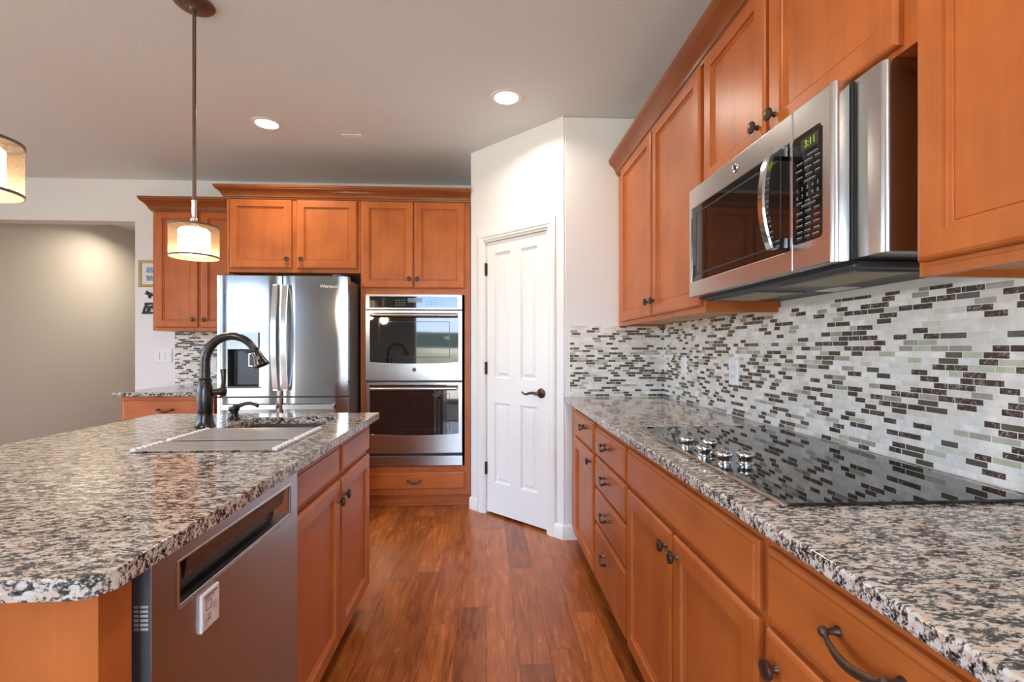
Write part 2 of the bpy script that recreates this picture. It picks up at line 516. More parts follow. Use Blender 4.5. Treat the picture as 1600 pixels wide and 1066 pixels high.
def floor_mat():
    m, nt, out = new_tree('hardwood_planks')
    tc = N(nt, 'ShaderNodeTexCoord'); sp = N(nt, 'ShaderNodeSeparateXYZ')
    link(nt, tc.outputs['Object'], sp.inputs[0])
    hashc, d, row = strip_pattern(nt, sp.outputs[1], sp.outputs[0], 0.128, 0.85, 0.7, 7.77)
    hs = N(nt, 'ShaderNodeSeparateColor'); link(nt, hashc, hs.inputs[0])
    # each plank has its own figure
    cm = N(nt, 'ShaderNodeCombineXYZ')
    link(nt, math_node(nt, 'MULTIPLY', hs.outputs[0], 31.0), cm.inputs[0])
    link(nt, math_node(nt, 'MULTIPLY', hs.outputs[1], 17.0), cm.inputs[1])
    ad = N(nt, 'ShaderNodeVectorMath', operation='ADD')
    link(nt, tc.outputs['Object'], ad.inputs[0]); link(nt, cm.outputs[0], ad.inputs[1])
    mp = N(nt, 'ShaderNodeMapping'); mp.inputs['Scale'].default_value = (22.0, 3.2, 1.0)
    link(nt, ad.outputs[0], mp.inputs[0])
    g = N(nt, 'ShaderNodeTexNoise'); g.inputs['Scale'].default_value = 1.0; g.inputs['Detail'].default_value = 7; g.inputs['Roughness'].default_value = 0.62; g.inputs['Distortion'].default_value = 1.3
    link(nt, mp.outputs[0], g.inputs['Vector'])
    mp2 = N(nt, 'ShaderNodeMapping'); mp2.inputs['Scale'].default_value = (120.0, 5.0, 1.0)
    link(nt, ad.outputs[0], mp2.inputs[0])
    g2 = N(nt, 'ShaderNodeTexNoise'); g2.inputs['Scale'].default_value = 1.0; g2.inputs['Detail'].default_value = 3
    link(nt, mp2.outputs[0], g2.inputs['Vector'])
    grain = math_node(nt, 'ADD', math_node(nt, 'MULTIPLY', g.outputs[0], 0.75), math_node(nt, 'MULTIPLY', g2.outputs[0], 0.25))
    col = ramp(nt, grain, [(0.31, (0.11, 0.026, 0.006)), (0.43, (0.30, 0.080, 0.017)), (0.55, (0.42, 0.122, 0.028)), (0.72, (0.50, 0.165, 0.044))])
    tone = ramp(nt, hs.outputs[2], [(0.0, (0.72, 0.69, 0.67)), (0.5, (0.95, 0.95, 0.95)), (1.0, (1.2, 1.22, 1.22))])
    col = mixc(nt, 1.0, col, tone, 'MULTIPLY')
    gap = math_node(nt, 'LESS_THAN', d, 0.0012)
    col = mixc(nt, math_node(nt, 'MULTIPLY', gap, 0.75), col, (0.07, 0.022, 0.008))
    rr = math_node(nt, 'ADD', 0.20, math_node(nt, 'MULTIPLY', g.outputs[0], 0.12))
    p = principled(nt, out, col, rr)
    hand = N(nt, 'ShaderNodeTexNoise'); hand.inputs['Scale'].default_value = 9.0; hand.inputs['Detail'].default_value = 2
    link(nt, ad.outputs[0], hand.inputs['Vector'])
    hg = math_node(nt, 'ADD', math_node(nt, 'MULTIPLY', hand.outputs[0], 0.8), math_node(nt, 'MINIMUM', math_node(nt, 'DIVIDE', d, 0.003), 1.0))
    hg = math_node(nt, 'ADD', hg, math_node(nt, 'MULTIPLY', grain, 0.06))
    bump(nt, p, hg, 0.16, 0.002)
    return m
FLOOR = floor_mat()

def granite():
    m, nt, out = new_tree('speckled_granite')
    tc = N(nt, 'ShaderNodeTexCoord')
    mp = N(nt, 'ShaderNodeMapping'); mp.inputs['Scale'].default_value = (0.62, 1.25, 1.0); mp.inputs['Rotation'].default_value = (0, 0, -0.25)
    link(nt, tc.outputs['Object'], mp.inputs[0])
    def noise(scale, det, rough, dist=0.0):
        n = N(nt, 'ShaderNodeTexNoise'); n.inputs['Scale'].default_value = scale; n.inputs['Detail'].default_value = det
        n.inputs['Roughness'].default_value = rough; n.inputs['Distortion'].default_value = dist
        link(nt, mp.outputs[0], n.inputs['Vector']); return n.outputs[0]
    a = noise(100.0, 4.0, 0.65, 0.6)
    b = noise(36.0, 2.0, 0.5)
    vor = N(nt, 'ShaderNodeTexVoronoi', feature='F1'); vor.inputs['Scale'].default_value = 300.0
    link(nt, mp.outputs[0], vor.inputs['Vector'])
    vs = N(nt, 'ShaderNodeSeparateColor'); link(nt, vor.outputs['Color'], vs.inputs[0])
    val = math_node(nt, 'ADD', math_node(nt, 'MULTIPLY', a, 0.72), math_node(nt, 'MULTIPLY', b, 0.28))
    val = math_node(nt, 'ADD', val, math_node(nt, 'MULTIPLY', math_node(nt, 'SUBTRACT', vs.outputs[0], 0.5), 0.10))
    light = mixc(nt, ramp(nt, noise(60.0, 2.0, 0.5), [(0.42, (0, 0, 0)), (0.56, (1, 1, 1))]), (0.55, 0.43, 0.35), (0.60, 0.555, 0.52))
    dark = ramp(nt, val, [(0.385, (0.012, 0.012, 0.013)), (0.44, (0.045, 0.043, 0.043)), (0.48, (0.14, 0.130, 0.125)), (0.515, (0.30, 0.265, 0.235))])
    msk = ramp(nt, val, [(0.50, (0, 0, 0)), (0.53, (1, 1, 1))])
    col = mixc(nt, msk, dark, light)
    wh = ramp(nt, noise(130.0, 2.0, 0.5), [(0.60, (0, 0, 0)), (0.66, (1, 1, 1))])
    col = mixc(nt, math_node(nt, 'MULTIPLY', wh, 0.6), col, (0.68, 0.66, 0.63))
    principled(nt, out, col, 0.09)
    return m
GRANITE = granite()

def sheer():
    m, nt, out = new_tree('sheer_shade_fabric')
    tr = N(nt, 'ShaderNodeBsdfTransparent'); setc(tr.inputs[0], (1.0, 0.95, 0.86))
    tl = N(nt, 'ShaderNodeBsdfTranslucent'); setc(tl.inputs[0], (0.80, 0.56, 0.36))
    df = N(nt, 'ShaderNodeBsdfDiffuse'); setc(df.inputs[0], (0.60, 0.45, 0.32))
    a = N(nt, 'ShaderNodeMixShader'); a.inputs[0].default_value = 0.5
    link(nt, tl.outputs[0], a.inputs[1]); link(nt, df.outputs[0], a.inputs[2])
    wv = N(nt, 'ShaderNodeTexNoise'); wv.inputs['Scale'].default_value = 400.0
    tc = N(nt, 'ShaderNodeTexCoord'); link(nt, tc.outputs['Object'], wv.inputs['Vector'])
    b = N(nt, 'ShaderNodeMixShader')
    link(nt, ramp(nt, wv.outputs[0], [(0.3, (0.30, 0.30, 0.30)), (0.7, (0.46, 0.46, 0.46))]), b.inputs[0])
    link(nt, tr.outputs[0], b.inputs[1]); link(nt, a.outputs[0], b.inputs[2])
    link(nt, b.outputs[0], out.inputs[0])
    return m
SHEER = sheer()
def pane_mat():
    m, nt, out = new_tree('window_glass')
    tr = N(nt, 'ShaderNodeBsdfTransparent'); gl = N(nt, 'ShaderNodeBsdfGlossy'); gl.inputs['Roughness'].default_value = 0.0
    fr = N(nt, 'ShaderNodeFresnel'); fr.inputs[0].default_value = 1.45
    mx = N(nt, 'ShaderNodeMixShader')
    link(nt, fr.outputs[0], mx.inputs[0]); link(nt, tr.outputs[0], mx.inputs[1]); link(nt, gl.outputs[0], mx.inputs[2])
    link(nt, mx.outputs[0], out.inputs[0])
    return m
PANE = pane_mat()
GLOW = emission('glowing_glass', (1.0, 0.80, 0.56), 1.2)
CANGLOW = emission('can_lens', (1.0, 0.88, 0.68), 3.5)
GREENLED = emission('green_digits', (0.45, 0.75, 0.05), 0.35)

# ------------------------------------------------------------------ room shell
XR, YE, YB, YR, XL, ZC = 1.155, 3.02, 4.36, -3.2, -6.2, 2.72
struct(MB().box(XL - .15, XR + .15, YR - .15, 8.2, -0.1, 0.0).build('floor', FLOOR))
BOUNCE_CARPET = simple('beige_bounce_carpet', (0.55, 0.51, 0.46), 0.9, 0.0, 0.12, 300, 0.3)
struct(MB().box(XL, XR, YR, -0.75, 0.0, 0.012).build('floor_bounce_carpet', BOUNCE_CARPET))  # unseen carpet added behind the camera to bounce neutral light onto the ceiling
struct(MB().box(XL - .15, XR + .15, YR - .15, YB + .14, ZC, ZC + .1).build('ceiling', CEIL))
struct(MB().box(-4.7, -2.95, YB + .14, 8.2, ZC, ZC + .1).build('ceiling_hall', WALL))
struct(MB().box(XR, XR + .15, YR - .15, YB + .14, 0, ZC).build('wall_right', WALL))
struct(MB().box(0.499, XR, YE, YE + .12, 0, ZC).build('wall_nook', WALL, bevel=0.012))
DT0, DT1, DZ = 0.125, 0.726, 2.025
struct(MB().slab(FD, [(0, 0), (DT0, 0), (DT0, DZ), (DT1, DZ), (DT1, 0), (DL, 0), (DL, ZC), (0, ZC)], [], -0.11, 0).build('wall_pantry', WALL))
struct(MB().box(-0.118, -0.02, 3.66, YB, 0, ZC).build('wall_pantry_side', WALL))
struct(MB().slab(FY(YB), [(XL, 0), (-4.52, 0), (-4.52, 2.35), (-3.10, 2.35), (-3.10, 0), (XR, 0), (XR, ZC), (XL, ZC)], [], -0.14, 0).build('wall_back', WALL))
struct(MB().box(-4.66, -4.52, YB + .14, 8.2, 0, ZC).build('wall_hall_left', HALL))
struct(MB().box(-3.10, -2.96, YB + .14, 8.2, 0, ZC).build('wall_hall_right', HALL))
struct(MB().box(-4.66, -2.96, 8.06, 8.2, 0, ZC).build('wall_hall_end', HALL))
# rear wall and left wall with big windows (behind and beside the photographer)
REAR_W = [(-5.95, -4.35, 0.10, 2.5), (-1.60, 0.85, 0.06, 2.5)]
LEFT_W = [(-2.9, -0.25, 0.10, 2.55), (0.15, 3.1, 0.10, 2.55)]
struct(MB().slab(FY(YR), rect(XL, XR, 0, ZC), [rect(*w) for w in REAR_W], 0, 0.15).build('wall_rear', REAR))
struct(MB().slab(FX(XL), rect(YR - .15, YB + .14, 0, ZC), [rect(*w) for w in LEFT_W], 0, 0.15).build('wall_left', WALL))
def window(n, P, u0, u1, v0, v1):
    b = MB(); t = 0.05; w0, w1 = 0.03, 0.10
    b.slab(P, rect(u0, u1, v0, v1), [rect(u0 + t, (u0 + u1) / 2 - t / 2, v0 + t, v1 - t), rect((u0 + u1) / 2 + t / 2, u1 - t, v0 + t, v1 - t)], w0, w1)
    f = struct(b.build('window_%d' % n, WHITE))
    MB().slab(P, rect(u0 + t * .8, u1 - t * .8, v0 + t * .8, v1 - t * .8), [], 0.062, 0.066).build('pane', PANE, f)
    return f
def portal(loc, rot, sx, sy):
    l = bpy.data.lights.new('window_portal', 'AREA'); l.shape = 'RECTANGLE'; l.size = sx; l.size_y = sy
    l.cycles.is_portal = True
    o = bpy.data.objects.new('window_portal', l); COL.objects.link(o); o.location = loc; o.rotation_euler = rot
for i, w in enumerate(REAR_W):
    window(i + 1, FY(YR), *w)
    portal(((w[0] + w[1]) / 2, YR + 0.02, (w[2] + w[3]) / 2), (PI / 2, 0, PI), w[1] - w[0], w[3] - w[2])
for i, w in enumerate(LEFT_W):
    window(i + 3, FX(XL), *w)
    portal((XL + 0.02, (w[0] + w[1]) / 2, (w[2] + w[3]) / 2), (PI / 2, 0, -PI / 2), w[1] - w[0], w[3] - w[2])

# baseboards
BBP = [(0, 0), (0.016, 0), (0.016, 0.07), (0.011, 0.085), (0.005, 0.092), (0, 0.092)]
def base_run(name, P, u0, u1):
    b = MB()
    for u in (u0, u1): b.add([P(u, z, w) for (w, z) in BBP])
    n = len(BBP); b.face(range(n)); b.face([n + k for k in range(n - 1, -1, -1)])
    for k in range(n): b.face([k, (k + 1) % n, n + (k + 1) % n, n + k])
    return struct(b.build(name, WHITE, angle=20))
base_run('baseboard_pantry_left', FD, 0.79, DL + 0.004)
base_run('baseboard_pantry_right', FD, -0.005, 0.075)
base_run('baseboard_nook', FY(YE), 0.487, 0.60)
base_run('baseboard_hall', lambda u, v, w: (-4.52 + w, u, v), YB + .14, 8.06)

# pantry door, casing, hinges, lever
cas = MB()
CP = [(0, 0), (0.012, 0), (0.018, 0.012), (0.018, 0.038), (0.013, 0.046), (0.013, 0.056), (0.008, 0.062), (0, 0.062)]
def casing_ring(b):
    path = [(DT0, 0, -1, 0), (DT0, DZ, -1, 1), (DT1, DZ, 1, 1), (DT1, 0, 1, 0)]
    prev = None; n = len(CP)
    for (u, v, du, dv) in path:
        i = b.add([FD(u + du * (0.062 - o), v + dv * (0.062 - o), w) for (w, o) in CP])
        if prev is None: b.face(range(i, i + n))
        else:
            for k in range(n): b.face([prev + k, prev + (k + 1) % n, i + (k + 1) % n, i + k])
        prev = i
    b.face(list(range(prev + n - 1, prev - 1, -1)))
casing_ring(cas)
for (a, b_) in ((DT0 - 0.001, DT0 + 0.012), (DT1 - 0.012, DT1 + 0.001)):
    cas.fbox(FD, a, b_, 0, DZ, -0.11, 0.004)
cas.fbox(FD, DT0, DT1, DZ - 0.012, DZ + 0.001, -0.11, 0.004)
struct(cas.build('trim_1', WHITE, angle=25))
door = MB()
d0, d1, dz0, dz1 = DT0 + 0.015, DT1 - 0.015, 0.018, DZ - 0.015
PAN = [(0.232, 0.380, 1.01, 1.925), (0.478, 0.634, 1.01, 1.925), (0.232, 0.380, 0.243, 0.827), (0.478, 0.634, 0.243, 0.827)]
door.slab(FD, rect(d0, d1, dz0, dz1), [rect(*p) for p in PAN], -0.050, -0.012)
for p in PAN:
    door.rings(FD, *p, [(0.0, -0.012), (0.010, -0.027), (0.018, -0.027), (0.038, -0.015)], capback=False)
    door.fbox(FD, p[0], p[1], p[2], p[3], -0.048, -0.030)
dobj = struct(door.build('door_1', WHITE, angle=20))
for z in (0.338, 1.08, 1.813):
    h = MB(); h.fbox(FD, DT1 - 0.020, DT1 + 0.004, z - 0.045, z + 0.045, -0.012, -0.001)
    c = Vector(FD(DT1 - 0.012, z - 0.047, 0.002)); h.lathe(c, (0, 0, 1), [(0, 0), (0.006, 0), (0.006, 0.094), (0, 0.094)], 10)
    h.build('hinge', BRONZE, dobj)
lv = MB()
n3 = Vector((DN.x, DN.y, 0)); t3 = Vector((DD.x, DD.y, 0))
o3 = Vector(FD(0.195, 0.924, -0.012))
lv.lathe(o3, n3, [(0, 0), (0.034, 0), (0.034, 0.004), (0.029, 0.010), (0.014, 0.013), (0.011, 0.016), (0.011, 0.045), (0.015, 0.050), (0.013, 0.058), (0, 0.060)], 24)
q = o3 + n3 * 0.052
lv.tube([q, q + t3 * .03 + Vector((0, 0, .004)), q + t3 * .06 + Vector((0, 0, .001)), q + t3 * .09 + Vector((0, 0, -.009)), q + t3 * .112 + Vector((0, 0, -.006)), q + t3 * .130 + Vector((0, 0, .006))], [.010, .010, .009, .0075, .006, .0045], 10)
lv.build('door_handle', BRONZE, dobj)
lp = MB().fbox(FD, DT0 + 0.010, DT0 + 0.016, 0.895, 0.950, -0.014, -0.004)
lp.build('latch_plate', BRONZE, dobj)

# ------------------------------------------------------------------ cabinet builders
DOOR_STEPS = [(0.0, 0.0), (0.0, 0.012), (0.003, 0.0165), (0.009, 0.019), (0.054, 0.019), (0.0552, 0.0115), (0.0570, 0.0095), (0.0640, 0.0085), (0.0655, 0.0050), (0.0670, 0.0065)]
DRAW_STEPS = [(0.0, 0.0), (0.0, 0.010), (0.003, 0.0135), (0.010, 0.0155), (0.012, 0.019)]
def panel_door(name, P, u0, u1, v0, v1, mat, parent, label=None):
    o = MB().rings(P, u0, u1, v0, v1, DOOR_STEPS).build(name, mat, parent, angle=22)
    return o
def drawer_front(name, P, u0, u1, v0, v1, mat, parent):
    return MB().rings(P, u0, u1, v0, v1, DRAW_STEPS).build(name, mat, parent, angle=22)
def out_vec(P):
    return (Vector(P(0, 0, 1)) - Vector(P(0, 0, 0))).normalized()
def u_vec(P):
    return (Vector(P(1, 0, 0)) - Vector(P(0, 0, 0))).normalized()
def knob(P, u, v, parent, w=0.019):
    MB().lathe(P(u, v, w), out_vec(P), [(0, 0), (0.008, 0), (0.007, 0.003), (0.005, 0.008), (0.006, 0.012), (0.0165, 0.016), (0.0185, 0.020), (0.0175, 0.024), (0.011, 0.027), (0, 0.0275)], 20).build('knob', BRONZE, parent, angle=50)
def pull(P, u, v, parent, half=0.048, w=0.019):
    """bail pull: two round feet with a drooping flattened bow between them"""
    o = out_vec(P); uu = u_vec(P); z = Vector((0, 0, 1)); c = Vector(P(u, v, w)); b = MB()
    for s in (-1, 1):
        b.lathe(c + uu * (s * half), o, [(0, 0), (0.008, 0), (0.0075, 0.004), (0.005, 0.008), (0.0045, 0.018), (0.008, 0.021), (0.009, 0.025), (0.006, 0.029), (0, 0.030)], 16)
    pts = []; rad = []
    for k in range(13):
        t = -1 + 2 * k / 12.0
        e = 1 - t * t
        pts.append(c + uu * (t * (half - 0.002)) + o * (0.024 + 0.008 * e) - z * (0.014 * e))
        rad.append(0.0042 + 0.0036 * e)
    b.tube(pts, rad, 10, flat=(o, 0.62))
    b.build('pull', BRONZE, parent, angle=50)

# ------------------------------------------------------------------ right wall: upper cabinets
XF = 0.854            # face-frame plane of the uppers
UP = FX(XF)
def upper_right(label, y0, y1, z0, doors, knobs, recess=True):
    t = thing('wall_cabinet', label, 'cabinet', ((XF + XR) / 2, (y0 + y1) / 2, z0))
    b = MB()
    if recess:
        b.box(XF, XR - .002, y0, y1, z0 + 0.018, 2.36)
        b.box(XF, XF + .02, y0, y1, z0, z0 + .0185)
        b.box(XF + .02, XR - .002, y0, y0 + .014, z0, z0 + .0185)
        b.box(XF + .02, XR - .002, y1 - .014, y1, z0, z0 + .0185)
    else:
        b.box(XF, XR - .002, y0, y1, z0, 2.36)
    b.build('carcass', W_V, t)
    if recess:
        MB().box(XF + .02, XR - .004, y0 + .014, y1 - .014, z0 + .0145, z0 + .0178).build('underside', W_LT, t)['label'] = 'pale unstained underside'
    for (a, c, d, e), k in zip(doors, knobs):
        o = panel_door('door', UP, a, c, d, e, W_V, t)
        if k: knob(UP, k[0], k[1], o)
    return t
upper_right('tall double door maple wall cabinet in the corner beside the white nook wall', 1.80, 3.017, 1.367,
            [(2.375, 2.915, 1.392, 2.338), (1.822, 2.355, 1.392, 2.338)], [(2.405, 1.465), (2.325, 1.465)])
upper_right('short double door maple wall cabinet directly above the steel microwave', 0.893, 1.797, 1.834,
            [(1.385, 1.785, 1.846, 2.338), (0.925, 1.365, 1.846, 2.338)], [(1.418, 1.905), (1.333, 1.905)], False)
upper_right('large maple wall cabinet nearest the camera, right of the microwave', -0.30, 0.890, 1.365,
            [(0.445, 0.880, 1.392, 2.338), (-0.02, 0.435, 1.392, 2.338)], [None, None])
CROWN = [(-0.004, 2.335), (0.010, 2.335), (0.013, 2.347), (0.020, 2.350), (0.022, 2.362), (0.030, 2.378), (0.042, 2.394), (0.055, 2.405), (0.060, 2.408), (0.060, 2.416), (0.066, 2.420), (0.068, 2.440), (-0.004, 2.440)]
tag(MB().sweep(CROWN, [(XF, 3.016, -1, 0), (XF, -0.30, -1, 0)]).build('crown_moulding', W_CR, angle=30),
    'long shade-darkened stained maple crown moulding topping the cabinets on the right wall', 'moulding')

# ------------------------------------------------------------------ over-the-range microwave
MX, M0, M1, MZ0, MZ1 = 0.785, 1.03, 1.795, 1.421, 1.832
mw = thing('microwave', 'stainless steel microwave mounted above the glass cooktop', 'microwave', (0.97, 1.41, MZ0))
MP = FX(MX)
MB().box(MX + .042, XR - .004, M0 + .002, M1 - .006, MZ0 + .006, MZ1 - .001).build('body', DKGREY, mw)
YS = 1.175            # split between door and control panel
b = MB()
b.slab(MP, rect(YS + .0015, M1, MZ0 + .001, MZ1), [rect(YS + 0.012, 1.775, 1.478, 1.757)], -0.036, 0)
dr = b.build('door', STEEL_Y, mw, bevel=0.003)
MB().slab(MP, rect(YS + .010, 1.777, 1.476, 1.759), [], -0.02, -0.002).build('window', BLKGLASS, dr)
MB().slab(MP, rect(YS + .05, 1.742, 1.50, 1.735), [rect(YS + .055, 1.737, 1.505, 1.730)], -0.003, -0.0012).build('window_border', BLACK, dr)
MB().fbox(MP, 1.775, 1.779, 1.50, 1.72, -0.002, 0.002).build('door_latch_strip', BRIGHT, dr)
hb = MB()
HU = YS + 0.032
prev = None
for k in range(17):
    t = -1 + 2 * k / 16.0
    v = 1.618 + t * 0.132; w = 0.044 + 0.024 * (1 - t * t)
    i = hb.add([MP(HU + 0.016, v, w - .003), MP(HU + 0.010, v, w), MP(HU - 0.010, v, w), MP(HU - 0.016, v, w - .003), MP(HU - 0.016, v, w - .014), MP(HU + 0.016, v, w - .014)])
    if prev is None: hb.face(range(i, i + 6))
    else:
        for q in range(6): hb.face([prev + q, prev + (q + 1) % 6, i + (q + 1) % 6, i + q])
    prev = i
hb.face(range(prev + 5, prev - 1, -1))
for s_ in (-1, 1):
    hb.fbox(MP, HU - 0.015, HU + 0.015, 1.618 + s_ * 0.119 - .0125, 1.618 + s_ * 0.119 + .0125, 0, 0.040)
hb.build('handle', CHROME, dr, angle=25)
bd = MB().lathe(MP(1.457, 1.796, 0), (-1, 0, 0), [(0, 0), (0.0150, 0), (0.0150, 0.002), (0.0138, 0.003), (0.0125, 0.0022), (0, 0.0022)], 28)
bdo = bd.build('badge', CHROME, dr)
cp = MB()
cp.slab(MP, rect(M0 + .012, YS - .0015, MZ0 + .001, MZ1), [], -0.036, 0)
prof = [(-0.036, 0), (0, 0.012), (0.0, 0.010)]
cpo = cp.build('control_panel', STEEL_Y, mw, bevel=0.003)
eb = MB()
seg = [(M0 + 0.0125, 0.0), (M0 + .008, -.0008), (M0 + .004, -.003), (M0 + .001, -.007), (M0, -.012), (M0, -.036), (M0 + 0.0125, -.036)]
eb.poly(lambda u, v, w: (MX - v, u, w), seg, MZ0 + .001, MZ1)
eb.build('edge_trim', BRIGHT, cpo, angle=60)
MB().slab(MP, rrect(1.068, YS - 0.001, 1.487, 1.757, 0.012), [], 0, 0.0012).build('keypad', BLKGLASS, cpo)
MB().fbox(MP, 1.078, 1.142, 1.712, 1.742, 0.0012, 0.0016).build('display', simple('display_tint', (0.03, 0.022, 0.01), 0.25), cpo)
text_obj('clock_digits', '3:11', 0.024, MP(1.108, 1.727, 0.0018), (0, -1, 0), (0, 0, 1), GREENLED, cpo)
lg = MB()
rnd = random.Random(4)
for (z, xs) in ((1.697, [(1.080, 1.118)]), (1.685, [(1.075, 1.092), (1.10, 1.128), (1.135, 1.158)]), (1.668, [(1.075, 1.096), (1.104, 1.128), (1.138, 1.160)]), (1.650, [(1.075, 1.090), (1.10, 1.125), (1.136, 1.158)]), (1.636, [(1.09, 1.13)]), (1.587, [(1.078, 1.098), (1.108, 1.126), (1.138, 1.158)]), (1.577, [(1.09, 1.14)]), (1.562, [(1.076, 1.094), (1.106, 1.126), (1.136, 1.158)]), (1.545, [(1.076, 1.094), (1.106, 1.126), (1.136, 1.158)]), (1.530, [(1.076, 1.098), (1.106, 1.126), (1.136, 1.158)]), (1.514, [(1.076, 1.094), (1.108, 1.128), (1.136, 1.156)]), (1.500, [(1.078, 1.100), (1.110, 1.126), (1.138, 1.156)])):
    for (a, c) in xs:
        y = a
        while y < c:
            w = rnd.uniform(0.0025, 0.006)
            lg.fbox(MP, y, min(y + w, c), z, z + 0.0024, 0.0012, 0.0015)
            y += w + 0.0012
        lg.fbox(MP, a - .002, c + .002, z - 0.0034, z - 0.0031, 0.0012, 0.0015)
lg.build('control_print', LEGEND, cpo)
for i, ch in enumerate('1234567890'):
    text_obj('digit', ch, 0.013, MP(1.155 - (i % 5) * 0.0185, 1.620 - (i // 5) * 0.018, 0.0014), (0, -1, 0), (0, 0, 1), LEGEND, cpo, 0.0001)
# badge monogram: curled letters inside the ring
mg = MB()
for (cy, r0) in ((1.4605, 1), (1.4535, 1)):
    pts = [MP(cy + 0.0038 * math.cos(a), 1.796 + 0.0052 * math.sin(a), 0.0028) for a in [PI * 0.25 + 1.6 * PI * k / 14 for k in range(15)]]
    mg.tube(pts, 0.0008, 6)
mg.build('monogram', DKGREY, bdo)
# underside
bt = MB().box(MX + .050, XR - .006, M0 + .004, M1 - .008, MZ0 - .012, MZ0 + .005)
bt.build('bottom_plate', DKGREY, mw, bevel=0.004)
MB().box(MX + .037, MX + .06, M0 + .003, M1 - .003, MZ0 - .004, MZ0 + .004).build('vent_grille', BLACK, mw)
for (ya, yb) in ((1.07, 1.34), (1.48, 1.75)):
    f = MB().box(0.87, 1.02, ya, yb, MZ0 - .0155, MZ0 - .0122); f.build('grease_filter', FILTERM, mw)
    MB().slab(FZ(MZ0 - .017), rect(0.862, 1.028, ya - .008, yb + .008), [rect(0.872, 1.018, ya + .002, yb - .002)], 0, .005).build('filter_rim', GREYSIDE, mw)
MB().box(1.05, 1.12, 1.36, 1.46, MZ0 - .0145, MZ0 - .0122).build('lamp_lens', WHITEPL, mw)
fp = MB()
seg = [(XR - .006, 0.946), (XR - .006, 1.028), (0.832, 1.028), (0.832, 0.960), (0.8335, 0.953), (0.838, 0.948), (0.846, 0.946)]
fp.poly(lambda u, v, w: (u, v, w), seg, 1.428, 1.831)
fp.build('filler_panel', STEEL_Y, mw, angle=60)

# ------------------------------------------------------------------ right wall: base cabinets
XB = 0.544
BP = FX(XB)
def base_right(label, y0, y1):
    t = thing('base_cabinet', label, 'cabinet', ((XB + XR) / 2, (y0 + y1) / 2, 0))
    b = MB().box(XB, XR - .004, y0, y1, 0.10, 0.882)
    b.build('carcass', W_V, t)
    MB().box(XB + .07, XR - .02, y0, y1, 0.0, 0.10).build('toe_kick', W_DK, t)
    return t
t = base_right('narrow base cabinet with one drawer over one door beside the pantry wall', 2.300, 2.985)
d = drawer_front('drawer', BP, 2.318, 2.830, 0.715, 0.858, W_HY, t); pull(BP, 2.50, 0.808, d, 0.040)
d = panel_door('door', BP, 2.318, 2.830, 0.112, 0.697, W_V, t); knob(BP, 2.37, 0.655, d)
t = base_right('base cabinet with a stack of four pull handled drawers left of the cooktop', 1.762, 2.2985)
for (a, c) in ((0.715, 0.845), (0.560, 0.704), (0.390, 0.548), (0.112, 0.378)):
    d = drawer_front('drawer', BP, 1.778, 2.280, a, c, W_HY, t)
    pull(BP, 2.03, a + (c - a) * (0.62 if c - a < 0.2 else 0.72), d, 0.042)
t = base_right('wide base cabinet with blank panel over two doors beneath the black cooktop', 0.882, 1.7605)
drawer_front('false_front', BP, 0.897, 1.752, 0.715, 0.850, W_HY, t)
d = panel_door('door', BP, 1.328, 1.752, 0.112, 0.698, W_V, t); knob(BP, 1.362, 0.648, d)
d = panel_door('door', BP, 0.897, 1.316, 0.112, 0.698, W_V, t); knob(BP, 1.282, 0.648, d)
t = base_right('base cabinet nearest the camera on the right, wide drawer with curved bronze pull', 0.400, 0.8805)
d = drawer_front('drawer', BP, 0.415, 0.868, 0.715, 0.850, W_HY, t); pull(BP, 0.625, 0.802, d, 0.055)
d = panel_door('door', BP, 0.415, 0.868, 0.112, 0.698, W_V, t); knob(BP, 0.832, 0.642, d)
# worktop
wt = MB().box(0.500, XR - .003, -0.35, YE - .003, 0.884, 0.914)
tag(wt.build('countertop', GRANITE, bevel=0.006, seg=3), 'speckled granite countertop running under the cooktop along the right wall', 'countertop')
# backsplash
tag(MB().box(XR - .0095, XR - .0005, -0.35, YE - .001, 0.9145, 1.385).build('tile_backsplash', TILE),
    'mosaic tile backsplash on the right wall behind the cooktop', 'backsplash')
tag(MB().box(0.536, XR - .010, YE - .0095, YE - .0005, 0.9145, 1.372).build('tile_backsplash', TILE),
    'small mosaic tile backsplash on the end wall between pantry and corner cabinet', 'backsplash')
# cooktop
CZ = 0.9145
ck = thing('cooktop', 'black glass electric cooktop set into the granite right counter', 'cooktop', (0.83, 1.35, CZ))
MB().box(0.588, 1.098, 0.895, 1.805, CZ, CZ + .007).build('glass_top', COOKGLASS, ck, bevel=0.0015)
MB().box(0.576, 0.5875, 0.893, 1.807, CZ, CZ + .0078).build('front_trim', TRIMSTEEL, ck, bevel=0.002)
for (x, y) in ((0.618, 1.432), (0.668, 1.385), (0.612, 1.305), (0.630, 1.225), (0.682, 1.215)):
    k = MB().lathe((x, y, CZ + .007), (0, 0, 1), [(0, 0), (0.022, 0), (0.022, 0.002), (0.017, 0.004), (0.0165, 0.010), (0.0195, 0.015), (0.0215, 0.020), (0.0215, 0.026), (0.019, 0.029), (0, 0.0295)], 28)
    ko = k.build('control_knob', CHROME, ck, angle=50)
    MB().box(x - .003, x + .003, y - .019, y + .019, CZ + .0364, CZ + .041).build('grip', CHROME, ko, bevel=0.001)
